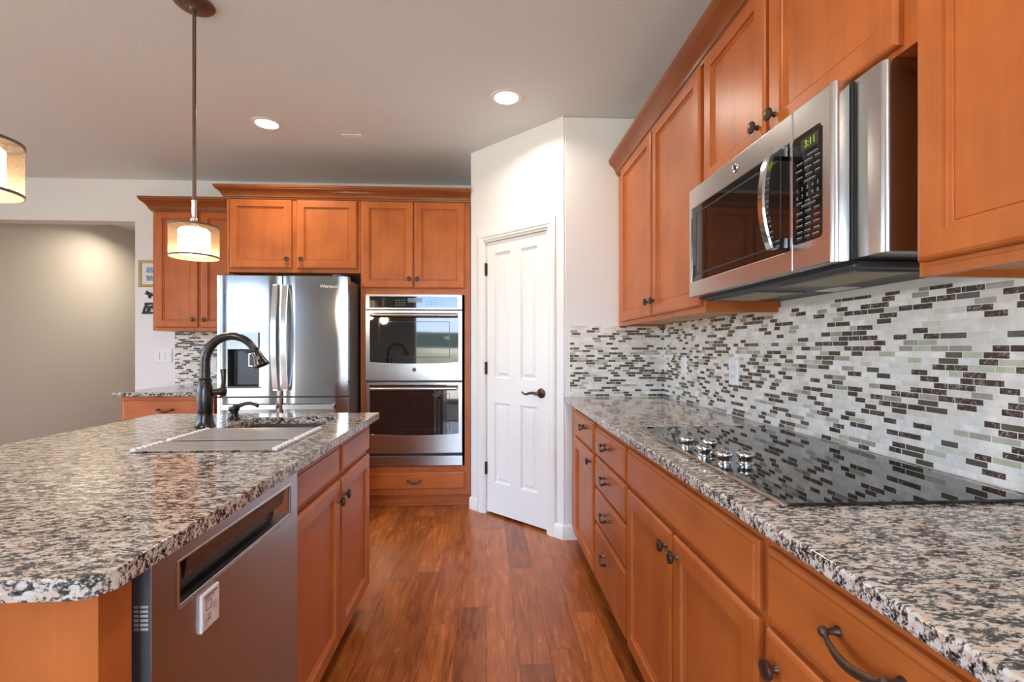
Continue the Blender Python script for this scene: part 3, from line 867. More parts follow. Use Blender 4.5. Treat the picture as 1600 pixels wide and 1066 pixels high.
# outlets on the tile
def outlet(P, u, v, label, kind='outlet', w=0.036, h=0.058):
    t = thing(kind if kind == 'light_switch' else 'wall_outlet', label, 'switch' if kind == 'light_switch' else 'outlet', P(u, v, 0))
    MB().rings(P, u - w, u + w, v - h, v + h, [(0, 0.0), (0, 0.003), (0.004, 0.006)]).build('cover_plate', WHITEPL, t)
    return t
TP = FX(XR - .0096)
t = outlet(TP, 2.69, 1.117, 'white rocker switch on the mosaic tile near the corner', 'light_switch')
MB().fbox(TP, 2.69 - .016, 2.69 + .016, 1.117 - .032, 1.117 + .032, .006, .0085).build('rocker', WHITEPL, t, bevel=.001)
t = outlet(TP, 2.135, 1.115, 'white power outlet on the mosaic tile left of the cooktop', 'outlet', 0.040, 0.060)
for s in (-1, 1):
    r = MB().fbox(TP, 2.135 - .016, 2.135 + .016, 1.115 + s * .021 - .014, 1.115 + s * .021 + .014, .006, .008).build('receptacle', WHITEPL, t, bevel=.002)
    sl = MB()
    for e in (-1, 1): sl.fbox(TP, 2.135 + e * .006 - .0012, 2.135 + e * .006 + .0012, 1.115 + s * .021 - .003, 1.115 + s * .021 + .006, .008, .0084)
    sl.build('slots', DKGREY, r)

# ------------------------------------------------------------------ island
IX = -0.570           # face-frame plane
IP = FXP(IX)
ISL = thing('island_end_panel', 'plain maple end wall of the island facing the camera below the granite corner', 'panel', (-0.95, 0.73, 0))
MB().box(-1.38, -0.548, 0.700, 0.764, 0, 0.882).build('panel', W_V, ISL, bevel=0.001)
bk = MB().box(-1.38, -1.32, 0.766, 2.285, 0.0, 0.882)
tag(bk.build('island_back_panel', W_V), 'maple back panel along the far side of the island', 'panel')
sk = thing('sink_cabinet', 'island sink cabinet with two doors below two blank panels', 'cabinet', (-0.9, 1.84, 0))
b = MB()
b.box(-1.31, IX, 1.392, 1.410, 0.10, 0.882); b.box(-1.31, IX, 2.267, 2.285, 0.10, 0.882)
b.box(-1.31, -1.295, 1.410, 2.267, 0.10, 0.882); b.box(-1.295, IX - .02, 1.410, 2.267, 0.10, 0.118)
b.slab(FXP(IX - .02), rect(1.410, 2.267, 0.10, 0.882), [rect(1.44, 2.237, 0.13, 0.70)], 0, 0.02)
b.build('carcass', W_V, sk)
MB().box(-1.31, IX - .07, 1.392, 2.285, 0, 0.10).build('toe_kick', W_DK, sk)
drawer_front('false_front', IP, 1.402, 1.822, 0.748, 0.862, W_HY, sk)
drawer_front('false_front', IP, 1.842, 2.275, 0.748, 0.862, W_HY, sk)
d = panel_door('door', IP, 1.402, 1.826, 0.112, 0.728, W_V, sk); knob(IP, 1.795, 0.655, d)
d = panel_door('door', IP, 1.838, 2.275, 0.112, 0.728, W_V, sk); knob(IP, 1.868, 0.662, d)
# dishwasher
DWX = -0.540
dw = thing('dishwasher', 'stainless dishwasher with recessed pocket handle in the island', 'dishwasher', (-0.8, 1.09, 0))
DP = FXP(DWX)
MB().box(-1.12, DWX - .040, 0.797, 1.386, 0.06, 0.868).build('tub', DKGREY, dw)
MB().box(-1.05, DWX - .10, 0.80, 1.384, 0.0, 0.06).build('toe_panel', BLACK, dw)
H0, H1, HZ0, HZ1 = 0.868, 1.335, 0.772, 0.846
b = MB().slab(DP, rect(0.795, 1.387, 0.065, 0.876), [rect(H0, H1, HZ0, HZ1)], -0.036, 0)
do = b.build('door', STEEL_D, dw, bevel=0.002)
hp = MB()
for (a, c, e, f) in ((H0, H0, HZ0, HZ1), (H1, H1, HZ0, HZ1)):
    pass
fr_ = [(H0 - .012, H1 + .012, HZ0 - .008, HZ1 + .007, 0.0003), (H0 - .010, H1 + .010, HZ0 - .006, HZ1 + .005, 0.0015), (H0 - .006, H1 + .006, HZ0 - .003, HZ1 + .002, 0.001), (H0 + .026, H1 - .026, HZ0 + .004, HZ1 - .002, -0.033)]
prev = None
for (a, c, e, f, w) in fr_:
    i = hp.add([DP(a, e, w), DP(c, e, w), DP(c, f, w), DP(a, f, w)])
    if prev is not None:
        for k in range(4): hp.face([prev + k, prev + (k + 1) % 4, i + (k + 1) % 4, i + k])
    prev = i
hp.build('handle_frame', STEEL_X, do, angle=30)
MB().poly(lambda u, v, w: DP(w, v, u), [(-0.003, HZ1 - .001), (-0.009, HZ0 + .034), (-0.012, HZ0 + .034), (-0.018, HZ1 - .001)], H0 + .024, H1 - .024).build('grip_panel', BLKGLASS, do)
MB().fbox(DP, H0 + .004, H1 - .004, HZ0 + .004, HZ1 - .004, -0.0355, -0.033).build('pocket', BLACK, do)
MB().box(DWX - .036, DWX - .001, 0.7935, 0.7949, 0.066, 0.875).build('side_edge', simple('door_side', (0.22, 0.25, 0.30), 0.4, 0.7), do)
lv = MB()
for k in range(6):
    for (a, c) in ((-.026, -.019), (-.016, -.004)):
        lv.box(DWX + a, DWX + c, 0.7925, 0.7934, 0.770 + k * .0072, 0.774 + k * .0072)
lv.build('vent_louvres', simple('louvre_paint', (0.55, 0.60, 0.66), 0.35), do)
MP2 = FXP(DWX + .0004)
mg = thing('magnet_sign', 'small pale printed magnet stuck on the dishwasher door', 'magnet', MP2(0.95, 0.722, 0))
MB().rings(MP2, 0.922, 0.980, 0.686, 0.757, [(0, 0), (0, 0.004), (0.001, 0.005)]).build('plate', WHITEPL, mg)
MB().fbox(MP2, 0.924, 0.978, 0.688, 0.755, .005, .0053).build('print', PAPER, mg)
ik = MB()
ik.fbox(MP2, 0.930, 0.972, 0.7475, 0.751, .0053, .0055)
ik.fbox(MP2, 0.930, 0.962, 0.7435, 0.7455, .0053, .0055)
ik.slab(MP2, rect(0.934, 0.953, 0.722, 0.740), [rect(0.936, 0.951, 0.724, 0.738)], .0053, .0055)
ik.slab(MP2, rect(0.941, 0.949, 0.702, 0.714), [rect(0.9425, 0.9475, 0.7035, 0.7125)], .0053, .0055)
for k in range(4): ik.fbox(MP2, 0.956, 0.972, 0.716 + k * .004, 0.7172 + k * .004, .0053, .0055)
for k in range(3): ik.fbox(MP2, 0.930, 0.938 + .006 * k, 0.694 + k * .005, 0.6952 + k * .005, .0053, .0055)
ik.build('drawing', INK, mg)

# island worktop with the sink opening
SX0, SX1, SY0, SY1 = -1.035, -0.668, 1.475, 2.195
outer = [(-1.56, 2.335), (-1.56, 0.667)]
outer += [(-0.562 + 0.042 * math.sin(a), 0.709 - 0.042 * math.cos(a)) for a in [PI / 2 * k / 6 for k in range(7)]]
outer += [(-0.52, 2.335)]
ct = MB().slab(FZ(0.884), outer, [rrect(SX0, SX1, SY0, SY1, 0.03)], 0, 0.030)
tag(ct.build('countertop', GRANITE, bevel=0.005, seg=3), 'speckled granite island countertop with a sink cut into it', 'countertop')
s = MB()
def basin(b, grow, z):
    return b.add([(u, v, z) for (u, v) in rrect(SX0 - grow, SX1 + grow, SY0 - grow, SY1 + grow, 0.03 + max(grow, 0), 5)])
n = 24
lv_ = [(0.022, 0.8815), (0.022, 0.8835), (0.003, 0.8835), (0.001, 0.70), (-0.02, 0.685), (-0.03, 0.683)]
prev = None
for (g, z) in lv_:
    i = basin(s, g, z)
    if prev is not None:
        for k in range(n): s.face([prev + k, prev + (k + 1) % n, i + (k + 1) % n, i + k])
    prev = i
s.face(range(prev, prev + n))
so = thing('sink', 'dark undermount sink basin in the island countertop', 'sink', (-0.85, 1.83, 0.68))
s.build('basin', SINKMAT, so)
MB().lathe((-0.85, 1.95, 0.6835), (0, 0, 1), [(0, 0.001), (0.03, 0.001), (0.042, 0.003), (0.044, 0.0005)], 24).build('drain', BRIGHT, so)
# roll-up drying rack
rk = thing('drying_rack', 'roll-up drying rack of steel rods lying over the island sink', 'rack', (-0.84, 1.68, 0.9145))
RY = []
y = 1.468
while y < 1.836:
    RY.append(y + (0.022 if y > 1.59 else 0))
    y += 0.0235
for y in RY:
    MB().tube([(-1.045, y, 0.9195), (-0.638, y, 0.9195)], 0.0050, 10).build('rod', SPRINGSTEEL, rk)
for x in (-1.048, -0.637):
    e = MB()
    for y in RY: e.lathe((x - .008, y, 0.9204), (1, 0, 0), [(0, 0), (.0056, 0), (.0062, .003), (.0062, .013), (.0056, .016), (0, .016)], 10)
    e.box(x - .006, x + .006, RY[0], RY[-1], 0.9155, 0.9205)
    e.build('end_strip', SILICONE, rk)
# faucet
fc = thing('faucet', 'oil-rubbed bronze gooseneck faucet standing behind the island sink', 'faucet', (-1.108, 1.93, 0.9145))
FX0, FY0 = -1.108, 1.93
MB().lathe((FX0, FY0, 0.9142), (0, 0, 1), [(0, 0), (0.036, 0), (0.037, 0.004), (0.033, 0.010), (0.030, 0.022), (0.0265, 0.045), (0.0255, 0.062), (0.0275, 0.065), (0.0275, 0.069), (0.0255, 0.071), (0.029, 0.10), (0.030, 0.125), (0.027, 0.155), (0.023, 0.172), (0.0215, 0.176), (0.0245, 0.178), (0.0245, 0.185), (0.0215, 0.187), (0.0225, 0.191), (0.020, 0.194), (0, 0.194)], 32).build('body', BRONZE_F, fc, angle=40)
arc = [(FX0, 1.10), (FX0, 1.165)]
for k in range(1, 15):
    a = PI - k / 14.0 * (PI * 0.845)
    arc.append((FX0 + 0.101 + 0.101 * math.cos(a), 1.170 + 0.104 * math.sin(a)))
MB().tube([(x, FY0, z) for (x, z) in arc], [0.0185] * 2 + [0.0185 - 0.0004 * k for k in range(14)], 20).build('spout', BRONZE_F, fc, angle=60)
e0 = Vector((arc[-1][0], FY0, arc[-1][1])); e1 = Vector((arc[-2][0], FY0, arc[-2][1])); ax = (e0 - e1).normalized()
ax = Vector((0.40, 0, -0.92)).normalized()
hd = MB().lathe(e0 - ax * 0.004, ax, [(0, 0), (0.0165, 0), (0.0175, 0.006), (0.0155, 0.010), (0.0185, 0.018), (0.021, 0.035), (0.026, 0.055), (0.031, 0.066), (0.0315, 0.071), (0.027, 0.074), (0.024, 0.070), (0, 0.069)], 28)
ho = hd.build('spray_head', BRONZE_F, fc, angle=40)
MB().lathe(e0 + ax * 0.036 + Vector((0.006, -0.021, 0.002)), (0.25, -1, 0.1), [(0, 0), (0.010, 0), (0.009, 0.003), (0, 0.004)], 16).build('spray_button', BRONZE, ho)
hl = MB().tube([(FX0 + .020, FY0 + .012, 1.052), (FX0 + .048, FY0 + .026, 1.053)], [.015, .015], 16)
hl.lathe((FX0 + .046, FY0 + .025, 1.053), (0.87, 0.5, 0), [(0, -.002), (.0205, -.002), (.0215, .008), (.018, .018), (0, .024)], 20)
hl.tube([(FX0 + .052, FY0 + .028, 1.06), (FX0 + .053, FY0 + .034, 1.09), (FX0 + .049, FY0 + .040, 1.125), (FX0 + .047, FY0 + .042, 1.140)], [.009, .0075, .0095, .0115], 12)
hl.build('lever', BRONZE_F, fc, angle=50)
sd = thing('soap_dispenser', 'short dark bronze soap dispenser on the island beside the faucet', 'soap dispenser', (-1.092, 2.115, 0.9145))
MB().lathe((-1.092, 2.115, 0.9142), (0, 0, 1), [(0, 0), (0.027, 0), (0.027, 0.004), (0.022, 0.010), (0.018, 0.020), (0.016, 0.034), (0.021, 0.044), (0.023, 0.052), (0.021, 0.058), (0, 0.060)], 24).build('pump', BRONZE_F, sd, angle=40)
MB().tube([(-1.092, 2.115, 0.970), (-1.07, 2.115, 0.976), (-1.045, 2.112, 0.985), (-1.02, 2.109, 0.988), (-0.997, 2.106, 0.982), (-0.985, 2.105, 0.974)], [.011, .009, .0075, .0075, .0075, .007], 12).build('nozzle', BRONZE_F, sd, angle=60)

# ------------------------------------------------------------------ refrigerator
FYF = 3.40
fr = thing('refrigerator', 'stainless french door refrigerator with ice and water dispenser', 'refrigerator', (-1.43, 3.85, 0))
MB().box(-1.872, -0.982, FYF + .075, 4.24, 0.03, 1.715).build('cabinet_body', GREYSIDE, fr, bevel=0.004)
fd = FY(FYF)
def curved_door(name, u0, u1, v0, v1, parent, bow=0.0016, hole=None):
    b = MB(); n = 10
    us = [u0 + (u1 - u0) * k / n for k in range(n + 1)]
    vs = [v0, v1]
    if hole:
        us = sorted(set([round(x, 5) for x in us if not (hole[0] - .01 < x < hole[0] + .01 or hole[1] - .01 < x < hole[1] + .01)] + [hole[0], hole[1]]))
        vs = [v0, hole[2], hole[3], v1]
    def wv(u):
        t = (u - (u0 + u1) / 2) / ((u1 - u0) / 2)
        e = max(0.0, abs(t) - 0.96) / 0.04
        return bow * (1 - t * t) - 0.012 * e * e
    idx = {}
    for i, u in enumerate(us):
        for j, v in enumerate(vs):
            idx[i, j] = b.add([fd(u, v, wv(u))])
    back = {}
    for i, u in enumerate(us):
        for j, v in enumerate(vs):
            back[i, j] = b.add([fd(u, v, -0.07)])
    nu, nv = len(us) - 1, len(vs) - 1
    def solid(i, j):
        return not (hole and vs[j] == hole[2] and us[i] >= hole[0] - 1e-6 and us[i + 1] <= hole[1] + 1e-6)
    for i in range(nu):
        for j in range(nv):
            if solid(i, j):
                b.face([idx[i, j], idx[i + 1, j], idx[i + 1, j + 1], idx[i, j + 1]])
                b.face([back[i, j], back[i, j + 1], back[i + 1, j + 1], back[i + 1, j]])
    for i in range(nu):
        for (j, ) in ((0,), (nv,)):
            b.face([idx[i, j], back[i, j], back[i + 1, j], idx[i + 1, j]])
    for j in range(nv):
        for i in (0, nu):
            b.face([idx[i, j], idx[i, j + 1], back[i, j + 1], back[i, j]])
    return b.build(name, STEEL_F, parent, angle=40)
HOLE = (-1.798, -1.587, 0.958, 1.222)
ld = curved_door('door', -1.876, -1.434, 0.892, 1.735, fr, hole=HOLE)
rd = curved_door('door', -1.426, -0.979, 0.892, 1.735, fr)
l2 = curved_door('drawer', -1.876, -1.434, 0.40, 0.880, fr)
r2 = curved_door('drawer', -1.426, -0.979, 0.40, 0.880, fr)
b2 = curved_door('drawer', -1.876, -0.979, 0.06, 0.392, fr, 0.01)
def bar_handle(u, v0, v1, parent, side):
    b = MB(); n = 14
    def sec(t):
        e = 1 - t * t
        w = 0.030 + 0.038 * e
        return w
    prev = None
    for k in range(n + 1):
        t = -1 + 2 * k / n
        v = (v0 + v1) / 2 + t * (v1 - v0) / 2
        w = sec(t); uc = u
        i = b.add([fd(uc - .018, v, w), fd(uc + .018, v, w), fd(uc + .018, v, w - .014), fd(uc - .018, v, w - .014)])
        if prev is None: b.face([i, i + 1, i + 2, i + 3])
        else:
            for q in range(4): b.face([prev + q, prev + (q + 1) % 4, i + (q + 1) % 4, i + q])
        prev = i
    b.face([prev, prev + 3, prev + 2, prev + 1])
    for v in (v0 + .012, v1 - .012): b.fbox(fd, u - .014, u + .014, v - .012, v + .012, -0.004, 0.032)
    return b.build('handle', BRIGHT, parent, angle=30)
bar_handle(-1.463, 0.932, 1.672, ld, -1); bar_handle(-1.397, 0.932, 1.672, rd, 1)
for (a, c, p) in ((-1.82, -1.452, l2), (-1.410, -1.062, r2)):
    h = MB().fbox(fd, a, c, 0.800, 0.836, 0.030, 0.042)
    for u in (a + .02, c - .02): h.fbox(fd, u - .012, u + .012, 0.806, 0.830, 0, 0.031)
    h.build('handle', BRIGHT, p, bevel=0.003)
dsp = MB()
dsp.rings(fd, HOLE[0], HOLE[1], HOLE[2], HOLE[3], [(0, 0.006), (0.004, 0.006), (0.006, 0.002), (0.012, -0.060)], capback=False)
DSPM = simple('dispenser_recess', (0.045, 0.05, 0.06), 0.25, 0.5)
dso = dsp.build('dispenser', DSPM, ld, angle=25)
MB().fbox(fd, -1.806, -1.579, 0.950, 0.957, 0.004, 0.020).build('drip_tray', DKGREY, dso)
MB().fbox(fd, -1.80, -1.585, 1.224, 1.338, 0.006, 0.0145).build('display_panel', FRGLASS, dso, bevel=0.002)
MB().slab(fd, rect(-1.672, -1.604, 1.100, 1.190), [rect(-1.6685, -1.6075, 1.1035, 1.1865)], -0.040, -0.030).build('paddle', BRIGHT, dso)
MB().fbox(fd, -1.69, -1.60, 1.19, 1.218, -0.055, -0.012).build('chute', BLACK, dso)
text_obj('lettering', 'Whirlpool', 0.030, fd(-1.105, 1.662, 0.0025), (1, 0, 0), (0, 0, 1), simple('logo_white', (0.85, 0.86, 0.88), 0.3), rd, 0.0008)
for u in (-1.80, -1.06):
    MB().fbox(fd, u - .03, u + .03, 1.7355, 1.750, -0.12, -0.02).build('hinge_cover', DKGREY, fr, bevel=.003)
for (x, y) in ((-1.84, 3.55), (-1.02, 3.55), (-1.84, 4.18), (-1.02, 4.18)):
    MB().lathe((x, y, 0), (0, 0, 1), [(0, 0), (.02, 0), (.02, .031), (0, .031)], 12).build('foot', BLACK, fr)

# ------------------------------------------------------------------ cabinets on the back wall
CY = 3.68
CPY = FY(CY)
t = thing('fridge_cabinet', 'wide double door maple cabinet bridging over the refrigerator', 'cabinet', (-1.455, 4.02, 1.80))
b = MB().box(-1.935, -0.962, CY, YB - .004, 1.802, 2.355)
b.build('carcass', W_V, t)
MB().box(-1.953, -1.936, CY, YB - .004, 0, 2.355).build('side_panel', W_V, t)
d = panel_door('door', CPY, -1.925, -1.470, 1.832, 2.350, W_V, t); knob(CPY, -1.500, 1.899, d)
d = panel_door('door', CPY, -1.432, -0.985, 1.832, 2.350, W_V, t); knob(CPY, -1.395, 1.899, d)
ov = thing('oven_cabinet', 'tall maple cabinet housing the double wall oven', 'cabinet', (-0.54, 4.02, 0))
b = MB()
b.box(-0.960, -0.925, CY, YB - .004, 0.10, 2.355); b.box(-0.168, -0.124, CY, YB - .004, 0.10, 2.355)
b.box(-0.925, -0.168, CY, YB - .004, 1.640, 2.355); b.box(-0.925, -0.168, CY, YB - .004, 0.10, 0.318)
b.box(-0.925, -0.168, YB - .03, YB - .004, 0.318, 1.64)
b.build('carcass', W_V, ov)
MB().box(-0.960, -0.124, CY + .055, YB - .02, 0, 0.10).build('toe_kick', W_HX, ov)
MB().box(-0.960, -0.124, CY + .040, CY + .055, 0, 0.016).build('shoe_strip', W_HX, ov, bevel=.004)
d = panel_door('door', CPY, -0.948, -0.562, 1.688, 2.350, W_V, ov); knob(CPY, -0.590, 1.757, d)
d = panel_door('door', CPY, -0.552, -0.168, 1.688, 2.350, W_V, ov); knob(CPY, -0.527, 1.757, d)
d = drawer_front('drawer', CPY, -0.950, -0.165, 0.145, 0.275, W_HX, ov); pull(CPY, -0.551, 0.214, d, 0.048)
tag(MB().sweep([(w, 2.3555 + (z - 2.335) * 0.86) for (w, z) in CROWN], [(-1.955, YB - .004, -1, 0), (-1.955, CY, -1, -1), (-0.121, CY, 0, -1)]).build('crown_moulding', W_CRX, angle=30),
    'shade-darkened stained maple crown moulding above the refrigerator and oven cabinets', 'moulding')
# double oven
on = thing('double_oven', 'stainless double wall oven with two dark glass doors', 'oven', (-0.55, 4.0, 0.33))
OF = 3.655; OP = FY(OF)
MB().box(-0.915, -0.187, OF + .028, YB - .05, 0.326, 1.632).build('housing', DKGREY, on)
b = MB().slab(OP, rect(-0.918, -0.186, 1.524, 1.638), [rect(-0.888, -0.222, 1.536, 1.622)], -0.027, 0)
cpn = b.build('control_panel', STEEL_X, on, bevel=.002)
MB().fbox(OP, -0.889, -0.221, 1.535, 1.623, -.012, -.001).build('control_glass', OVENGLASS, cpn)
MB().fbox(OP, -0.600, -0.490, 1.578, 1.612, -.001, -.0005).build('display', simple('oven_display', (0.16, 0.19, 0.22), 0.1), cpn)
kg = MB()
for i in range(4):
    for j in range(3): kg.fbox(OP, -0.690 + i * .02, -0.682 + i * .02, 1.555 + j * .018, 1.560 + j * .018, -.001, -.0005)
for i in range(3):
    for j in range(2): kg.fbox(OP, -0.46 + i * .03, -0.445 + i * .03, 1.56 + j * .02, 1.564 + j * .02, -.001, -.0005)
kg.build('control_print', LEGEND, cpn)
def oven_door(v0, v1, w0, w1, hz, badge):
    arcw = [(-0.887 + 0.672 * k / 12.0, w0 - 0.012 * (1 - (2 * k / 12.0 - 1) ** 2)) for k in range(13)]
    hole = arcw + [(-0.215, w1), (-0.887, w1)]
    b = MB().slab(OP, rect(-0.918, -0.186, v0, v1), [hole], -0.026, 0)
    d = b.build('oven_door', STEEL_X, on, bevel=.002)
    MB().poly(OP, hole, -.016, -.0015).build('window', OVENGLASS, d)
    MB().slab(OP, rect(-0.82, -0.28, w0 + .035, w1 - .065), [rect(-0.815, -0.285, w0 + .040, w1 - .070)], -.0015, -.001).build('window_border', simple('window_border', (0.025, 0.025, 0.028), 0.1), d)
    h = MB(); pts = [OP(-0.875 + 0.65 * k / 12.0, hz, 0.044 + 0.008 * (1 - (2 * k / 12.0 - 1) ** 2)) for k in range(13)]
    h.tube(pts, 0.0145, 14)
    for u in (-0.855, -0.246): h.fbox(OP, u - .012, u + .012, hz - .009, hz + .009, 0, .042)
    h.build('handle', STEEL_X, d, angle=50)
    if badge:
        bo = MB().lathe(OP(-0.551, badge, 0), (0, -1, 0), [(0, 0), (0.0155, 0), (0.0155, 0.002), (0.0135, 0.003), (0.0125, 0.002), (0, 0.002)], 24).build('badge', DKGREY, d)
        mm = MB()
        mm.lathe(OP(-0.551, badge, 0.002), (0, -1, 0), [(0.0120, 0), (0.0130, 0.0008), (0.0140, 0)], 24)
        for cu in (-0.5555, -0.5470):
            mm.tube([OP(cu + 0.0040 * math.cos(a), badge + 0.0055 * math.sin(a), 0.0024) for a in [PI * 0.25 + 1.6 * PI * k / 14 for k in range(15)]], 0.0009, 6)
        mm.build('monogram', BRIGHT, bo)
oven_door(0.980, 1.516, 1.122, 1.498, 1.478, 1.062)
oven_door(0.424, 0.966, 0.572, 0.946, 0.922, None)
MB().fbox(OP, -0.914, -0.190, 0.404, 0.422, -.026, -.012).build('vent_slot', BLACK, on)
MB().fbox(OP, -0.918, -0.184, 0.328, 0.403, -.026, 0.002).build('bottom_trim', STEEL_X, on, bevel=.002)

# left wall cabinet, base cabinet
LP = FY(4.045)
t = thing('wall_cabinet', 'maple wall cabinet left of the refrigerator beside the framed picture', 'cabinet', (-2.34, 4.2, 1.37))
MB().box(-2.735, -1.957, 4.045, YB - .004, 1.372, 2.375).build('carcass', W_V, t)
d = panel_door('door', LP, -2.708, -2.372, 1.398, 2.35, W_V, t); knob(LP, -2.405, 1.462, d)
d = panel_door('door', LP, -2.345, -1.975, 1.398, 2.35, W_V, t); knob(LP, -2.315, 1.462, d)
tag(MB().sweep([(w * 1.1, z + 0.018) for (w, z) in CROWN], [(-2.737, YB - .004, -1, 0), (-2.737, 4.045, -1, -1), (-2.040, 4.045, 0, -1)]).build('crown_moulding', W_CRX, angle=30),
    'short shade-darkened stained maple crown moulding on the leftmost wall cabinet', 'moulding')
LB = 3.52
t = thing('base_cabinet', 'maple base cabinet with a drawer left of the refrigerator', 'cabinet', (-2.26, 3.9, 0))
MB().box(-2.595, -1.957, LB, YB - .004, 0.10, 0.882).build('carcass', W_V, t)
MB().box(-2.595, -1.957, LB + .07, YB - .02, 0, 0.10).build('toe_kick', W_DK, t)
LBP = FY(LB)
d = drawer_front('drawer', LBP, -2.578, -1.985, 0.712, 0.855, W_HX, t); pull(LBP, -2.28, 0.790, d, 0.048)
d = panel_door('door', LBP, -2.578, -1.985, 0.112, 0.695, W_V, t); knob(LBP, -2.03, 0.65, d)
tag(MB().box(-2.635, -1.957, 3.485, YB - .003, 0.884, 0.914).build('countertop', GRANITE, bevel=0.006, seg=3), 'small granite countertop left of the refrigerator', 'countertop')
tag(MB().box(-2.755, -1.957, YB - .009, YB - .0005, 0.9145, 1.37).build('tile_backsplash', TILE), 'patch of mosaic backsplash behind the faucet under the left wall cabinet', 'backsplash')
OBP = FY(YB - .0092)
t = outlet(OBP, -2.43, 1.083, 'white outlet on the left mosaic patch beside the refrigerator')
for s in (-1, 1): MB().fbox(OBP, -2.43 - .015, -2.43 + .015, 1.083 + s * .02 - .013, 1.083 + s * .02 + .013, .006, .008).build('receptacle', WHITEPL, t, bevel=.002)
WBP = FY(YB - .0004)
t = outlet(WBP, -2.855, 1.16, 'white three rocker switch plate on the wall below the left cabinet', 'light_switch', 0.072, 0.062)
for k in (-1, 0, 1): MB().fbox(WBP, -2.855 + k * .046 - .015, -2.855 + k * .046 + .015, 1.16 - .033, 1.16 + .033, .006, .009).build('rocker', WHITEPL, t, bevel=.0015)
# picture and black figures
t = thing('picture_frame', 'small gilt framed picture partly hidden by the left wall cabinet', 'picture', (-2.94, YB - .001, 1.89))
MB().rings(WBP, -3.067, -2.815, 1.770, 2.005, [(0, 0), (0, .012), (.006, .018), (.014, .015), (.022, .012), (.024, .006), (.024, .003)], capback=True, capfront=False).build('frame', GOLD, t, angle=20)
MB().fbox(WBP, -3.045, -2.837, 1.792, 1.983, .001, .004).build('mat', MATBOARD, t)
for (a, c) in ((1.895, 1.945), (1.825, 1.872)):
    MB().fbox(WBP, -3.003, -2.880, a, c, .004, .0046).build('print', PRINT, t)
IRON = simple('black_iron', (0.02, 0.02, 0.022), 0.5, 0.4)
t = thing('dog_figure', 'small black dog shaped wall ornament under the gilt picture', 'ornament', (-2.985, YB - .002, 1.72))
MB().poly(WBP, [(-3.020, 1.708), (-3.004, 1.714), (-3.002, 1.730), (-2.994, 1.738), (-2.988, 1.728), (-2.972, 1.722), (-2.950, 1.710), (-2.925, 1.704), (-2.920, 1.668), (-2.932, 1.668), (-2.936, 1.688), (-2.962, 1.690), (-2.968, 1.668), (-2.980, 1.668), (-2.984, 1.694), (-3.000, 1.702)], 0, .012).build('silhouette', IRON, t, bevel=.002)
t = thing('key_holder', 'black metal cutout key holder on the wall below the dog ornament', 'ornament', (-2.975, YB - .002, 1.58))
MB().slab(WBP, [(-3.040, 1.532), (-3.030, 1.555), (-3.022, 1.590), (-3.012, 1.600), (-3.016, 1.626), (-3.000, 1.632), (-2.930, 1.632), (-2.914, 1.600), (-2.905, 1.532)],
         [[(-3.018, 1.548), (-2.995, 1.556), (-2.990, 1.585), (-3.010, 1.580)], [(-2.975, 1.548), (-2.935, 1.548), (-2.950, 1.585), (-2.970, 1.575)], [(-3.000, 1.598), (-2.950, 1.604), (-2.948, 1.616), (-2.992, 1.612)]], 0, .010).build('plate', IRON, t)

# ------------------------------------------------------------------ ceiling fittings
def lamp(name, kind, loc, energy, color, parent, size=0.1, spot=None):
    l = bpy.data.lights.new(name, kind); l.energy = energy; l.color = color
    if kind == 'AREA': l.shape = 'DISK'; l.size = size; l.spread = math.radians(150)
    else: l.shadow_soft_size = size
    if spot: l.spot_size = spot; l.spot_blend = 0.6
    o = bpy.data.objects.new(name, l); COL.objects.link(o); o.parent = parent
    o.location = Vector(loc) - parent.location
    return o
def can_light(x, y, label, zc=ZC, power=None, color=(1.0, 0.91, 0.80)):
    t = thing('recessed_light', label, 'ceiling light', (x, y, zc), 'recessed ceiling lights')
    MB().lathe((x, y, zc - .0005), (0, 0, -1), [(0.095, 0), (0.095, 0.003), (0.085, 0.006), (0.072, 0.006), (0.068, 0.001)], 32).build('trim_ring', WHITE, t)
    MB().lathe((x, y, zc - .0012), (0, 0, -1), [(0, 0), (0.069, 0), (0.069, 0.002), (0, 0.002)], 32).build('lens', CANGLOW, t)
    lamp('bulb', 'AREA', (x, y, zc - .012), power or CAN_POWER, color, t, 0.13)
can_light(0.118, 2.815, 'glowing recessed ceiling light in front of the pantry door')
can_light(-1.456, 3.228, 'glowing recessed ceiling light in front of the refrigerator')
can_light(0.118, 0.70, 'added unseen recessed fill light over the aisle nearest the camera')  # unseen can added as fill for the aisle
can_light(0.0, -1.4, 'added unseen recessed fill light behind the camera')  # added fill, out of view behind the camera
can_light(-3.9, 2.6, 'added unseen recessed fill light left of the island')  # added out of view to fill the left side
can_light(-4.0, -0.6, 'added unseen recessed fill light near the left windows')  # unseen fill can added by the left windows
can_light(-3.95, 5.7, 'recessed ceiling light in the hall beyond the opening', power=6.0, color=(1.0, 0.86, 0.66))
t = MB().box(-1.01, -0.87, 3.355, 3.405, ZC - .006, ZC - .0005).build('ceiling_plate', WHITE, bevel=.002)
t.data.materials[0] = simple('plate_white', (0.88, 0.88, 0.88), 0.4)
tag(t, 'small flat white cover plate on the ceiling between recessed lights', 'cover plate')

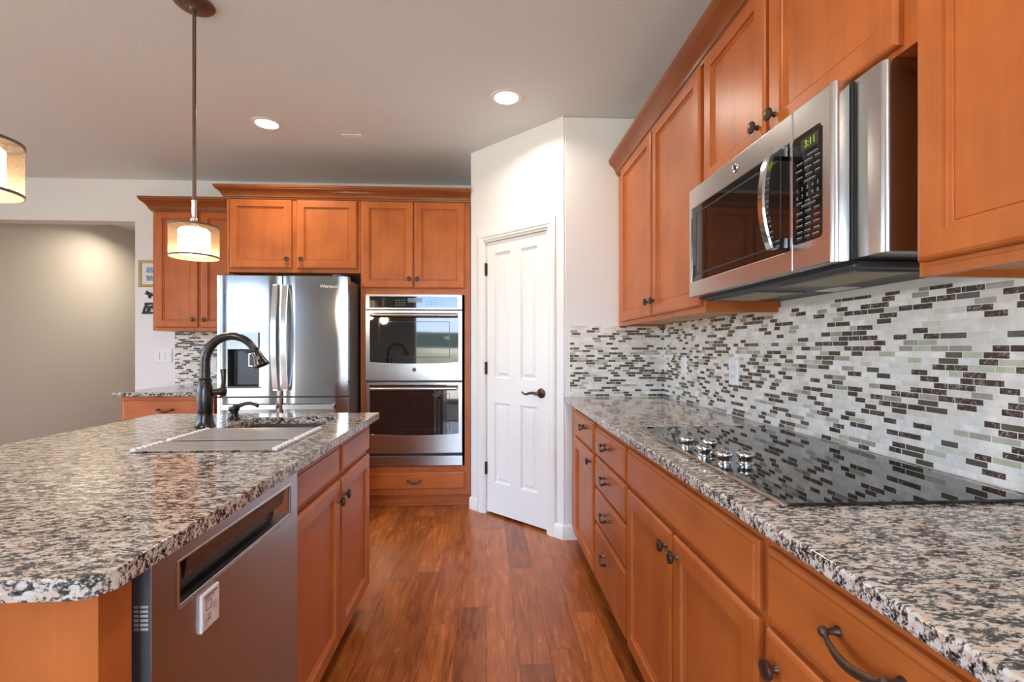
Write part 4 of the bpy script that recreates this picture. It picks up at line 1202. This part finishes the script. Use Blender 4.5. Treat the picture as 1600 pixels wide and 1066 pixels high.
def pendant(x, y, label):
    t = thing('pendant_light', label, 'pendant light', (x, y, ZC), 'pendants over the island')
    MB().lathe((x, y, ZC - .0005), (0, 0, -1), [(0, 0), (0.076, 0), (0.079, 0.006), (0.070, 0.014), (0.045, 0.018), (0.020, 0.021), (0.013, 0.030), (0, 0.030)], 32).build('canopy', BRONZE_P, t, angle=50)
    for s in (-1, 1):
        MB().lathe((x + s * 0.038, y - s * .01, ZC - .017), (0, 0, -1), [(0, 0), (0.005, 0), (0.005, 0.004), (0, 0.005)], 10).build('screw', BRONZE_P, t)
    ZB, ZT = 1.617, 1.752
    MB().lathe((x, y, 1.86), (0, 0, 1), [(0, 0), (0.0075, 0), (0.0075, ZC - .03 - 1.86), (0, ZC - .03 - 1.86)], 14).build('stem', BRONZE_P, t)
    MB().lathe((x, y, 1.744), (0, 0, 1), [(0, 0), (0.022, 0), (0.022, 0.010), (0.011, 0.018), (0.010, 0.030), (0.014, 0.034), (0.014, 0.040), (0.009, 0.044), (0.009, 0.115), (0.0105, 0.117), (0.0105, 0.121), (0, 0.122)], 18).build('socket_stem', BRIGHT, t, angle=50)
    sh = MB()
    n = 40
    for (r, z) in ((0.0935, ZB), (0.0935, ZT)):
        sh.add([(x + r * math.cos(2 * PI * k / n), y + r * math.sin(2 * PI * k / n), z) for k in range(n)])
    for k in range(n): sh.face([k, (k + 1) % n, n + (k + 1) % n, n + k])
    so = sh.build('lamp_shade', SHEER, t)
    for z in (ZB, ZT - .005):
        MB().lathe((x, y, z), (0, 0, 1), [(0.0920, 0), (0.0960, 0), (0.0960, 0.007), (0.0920, 0.007), (0.0920, 0)], 40).build('shade_ring', RINGM, so)
    sp = MB()
    for k in range(3):
        a = 2 * PI * k / 3 + .4
        sp.tube([(x, y, ZT - .003), (x + .093 * math.cos(a), y + .093 * math.sin(a), ZT - .003)], 0.0022, 6)
    sp.build('spider', BRONZE_P, t)
    MB().lathe((x, y, ZB + .008), (0, 0, 1), [(0, 0), (0.050, 0.002), (0.060, 0.012), (0.060, 0.108), (0.050, 0.118), (0.02, 0.120), (0, 0.120)], 32).build('glass_diffuser', GLOW, t, angle=60)
    lamp('bulb', 'POINT', (x, y, ZB - .03), 3.0, (1.0, 0.78, 0.52), t, 0.05)
pendant(-1.262, 2.12, 'bronze pendant with glowing drum shade hanging over the far end of the island')
pendant(-1.290, 1.26, 'drum shade pendant cut off by the left edge of the photo')
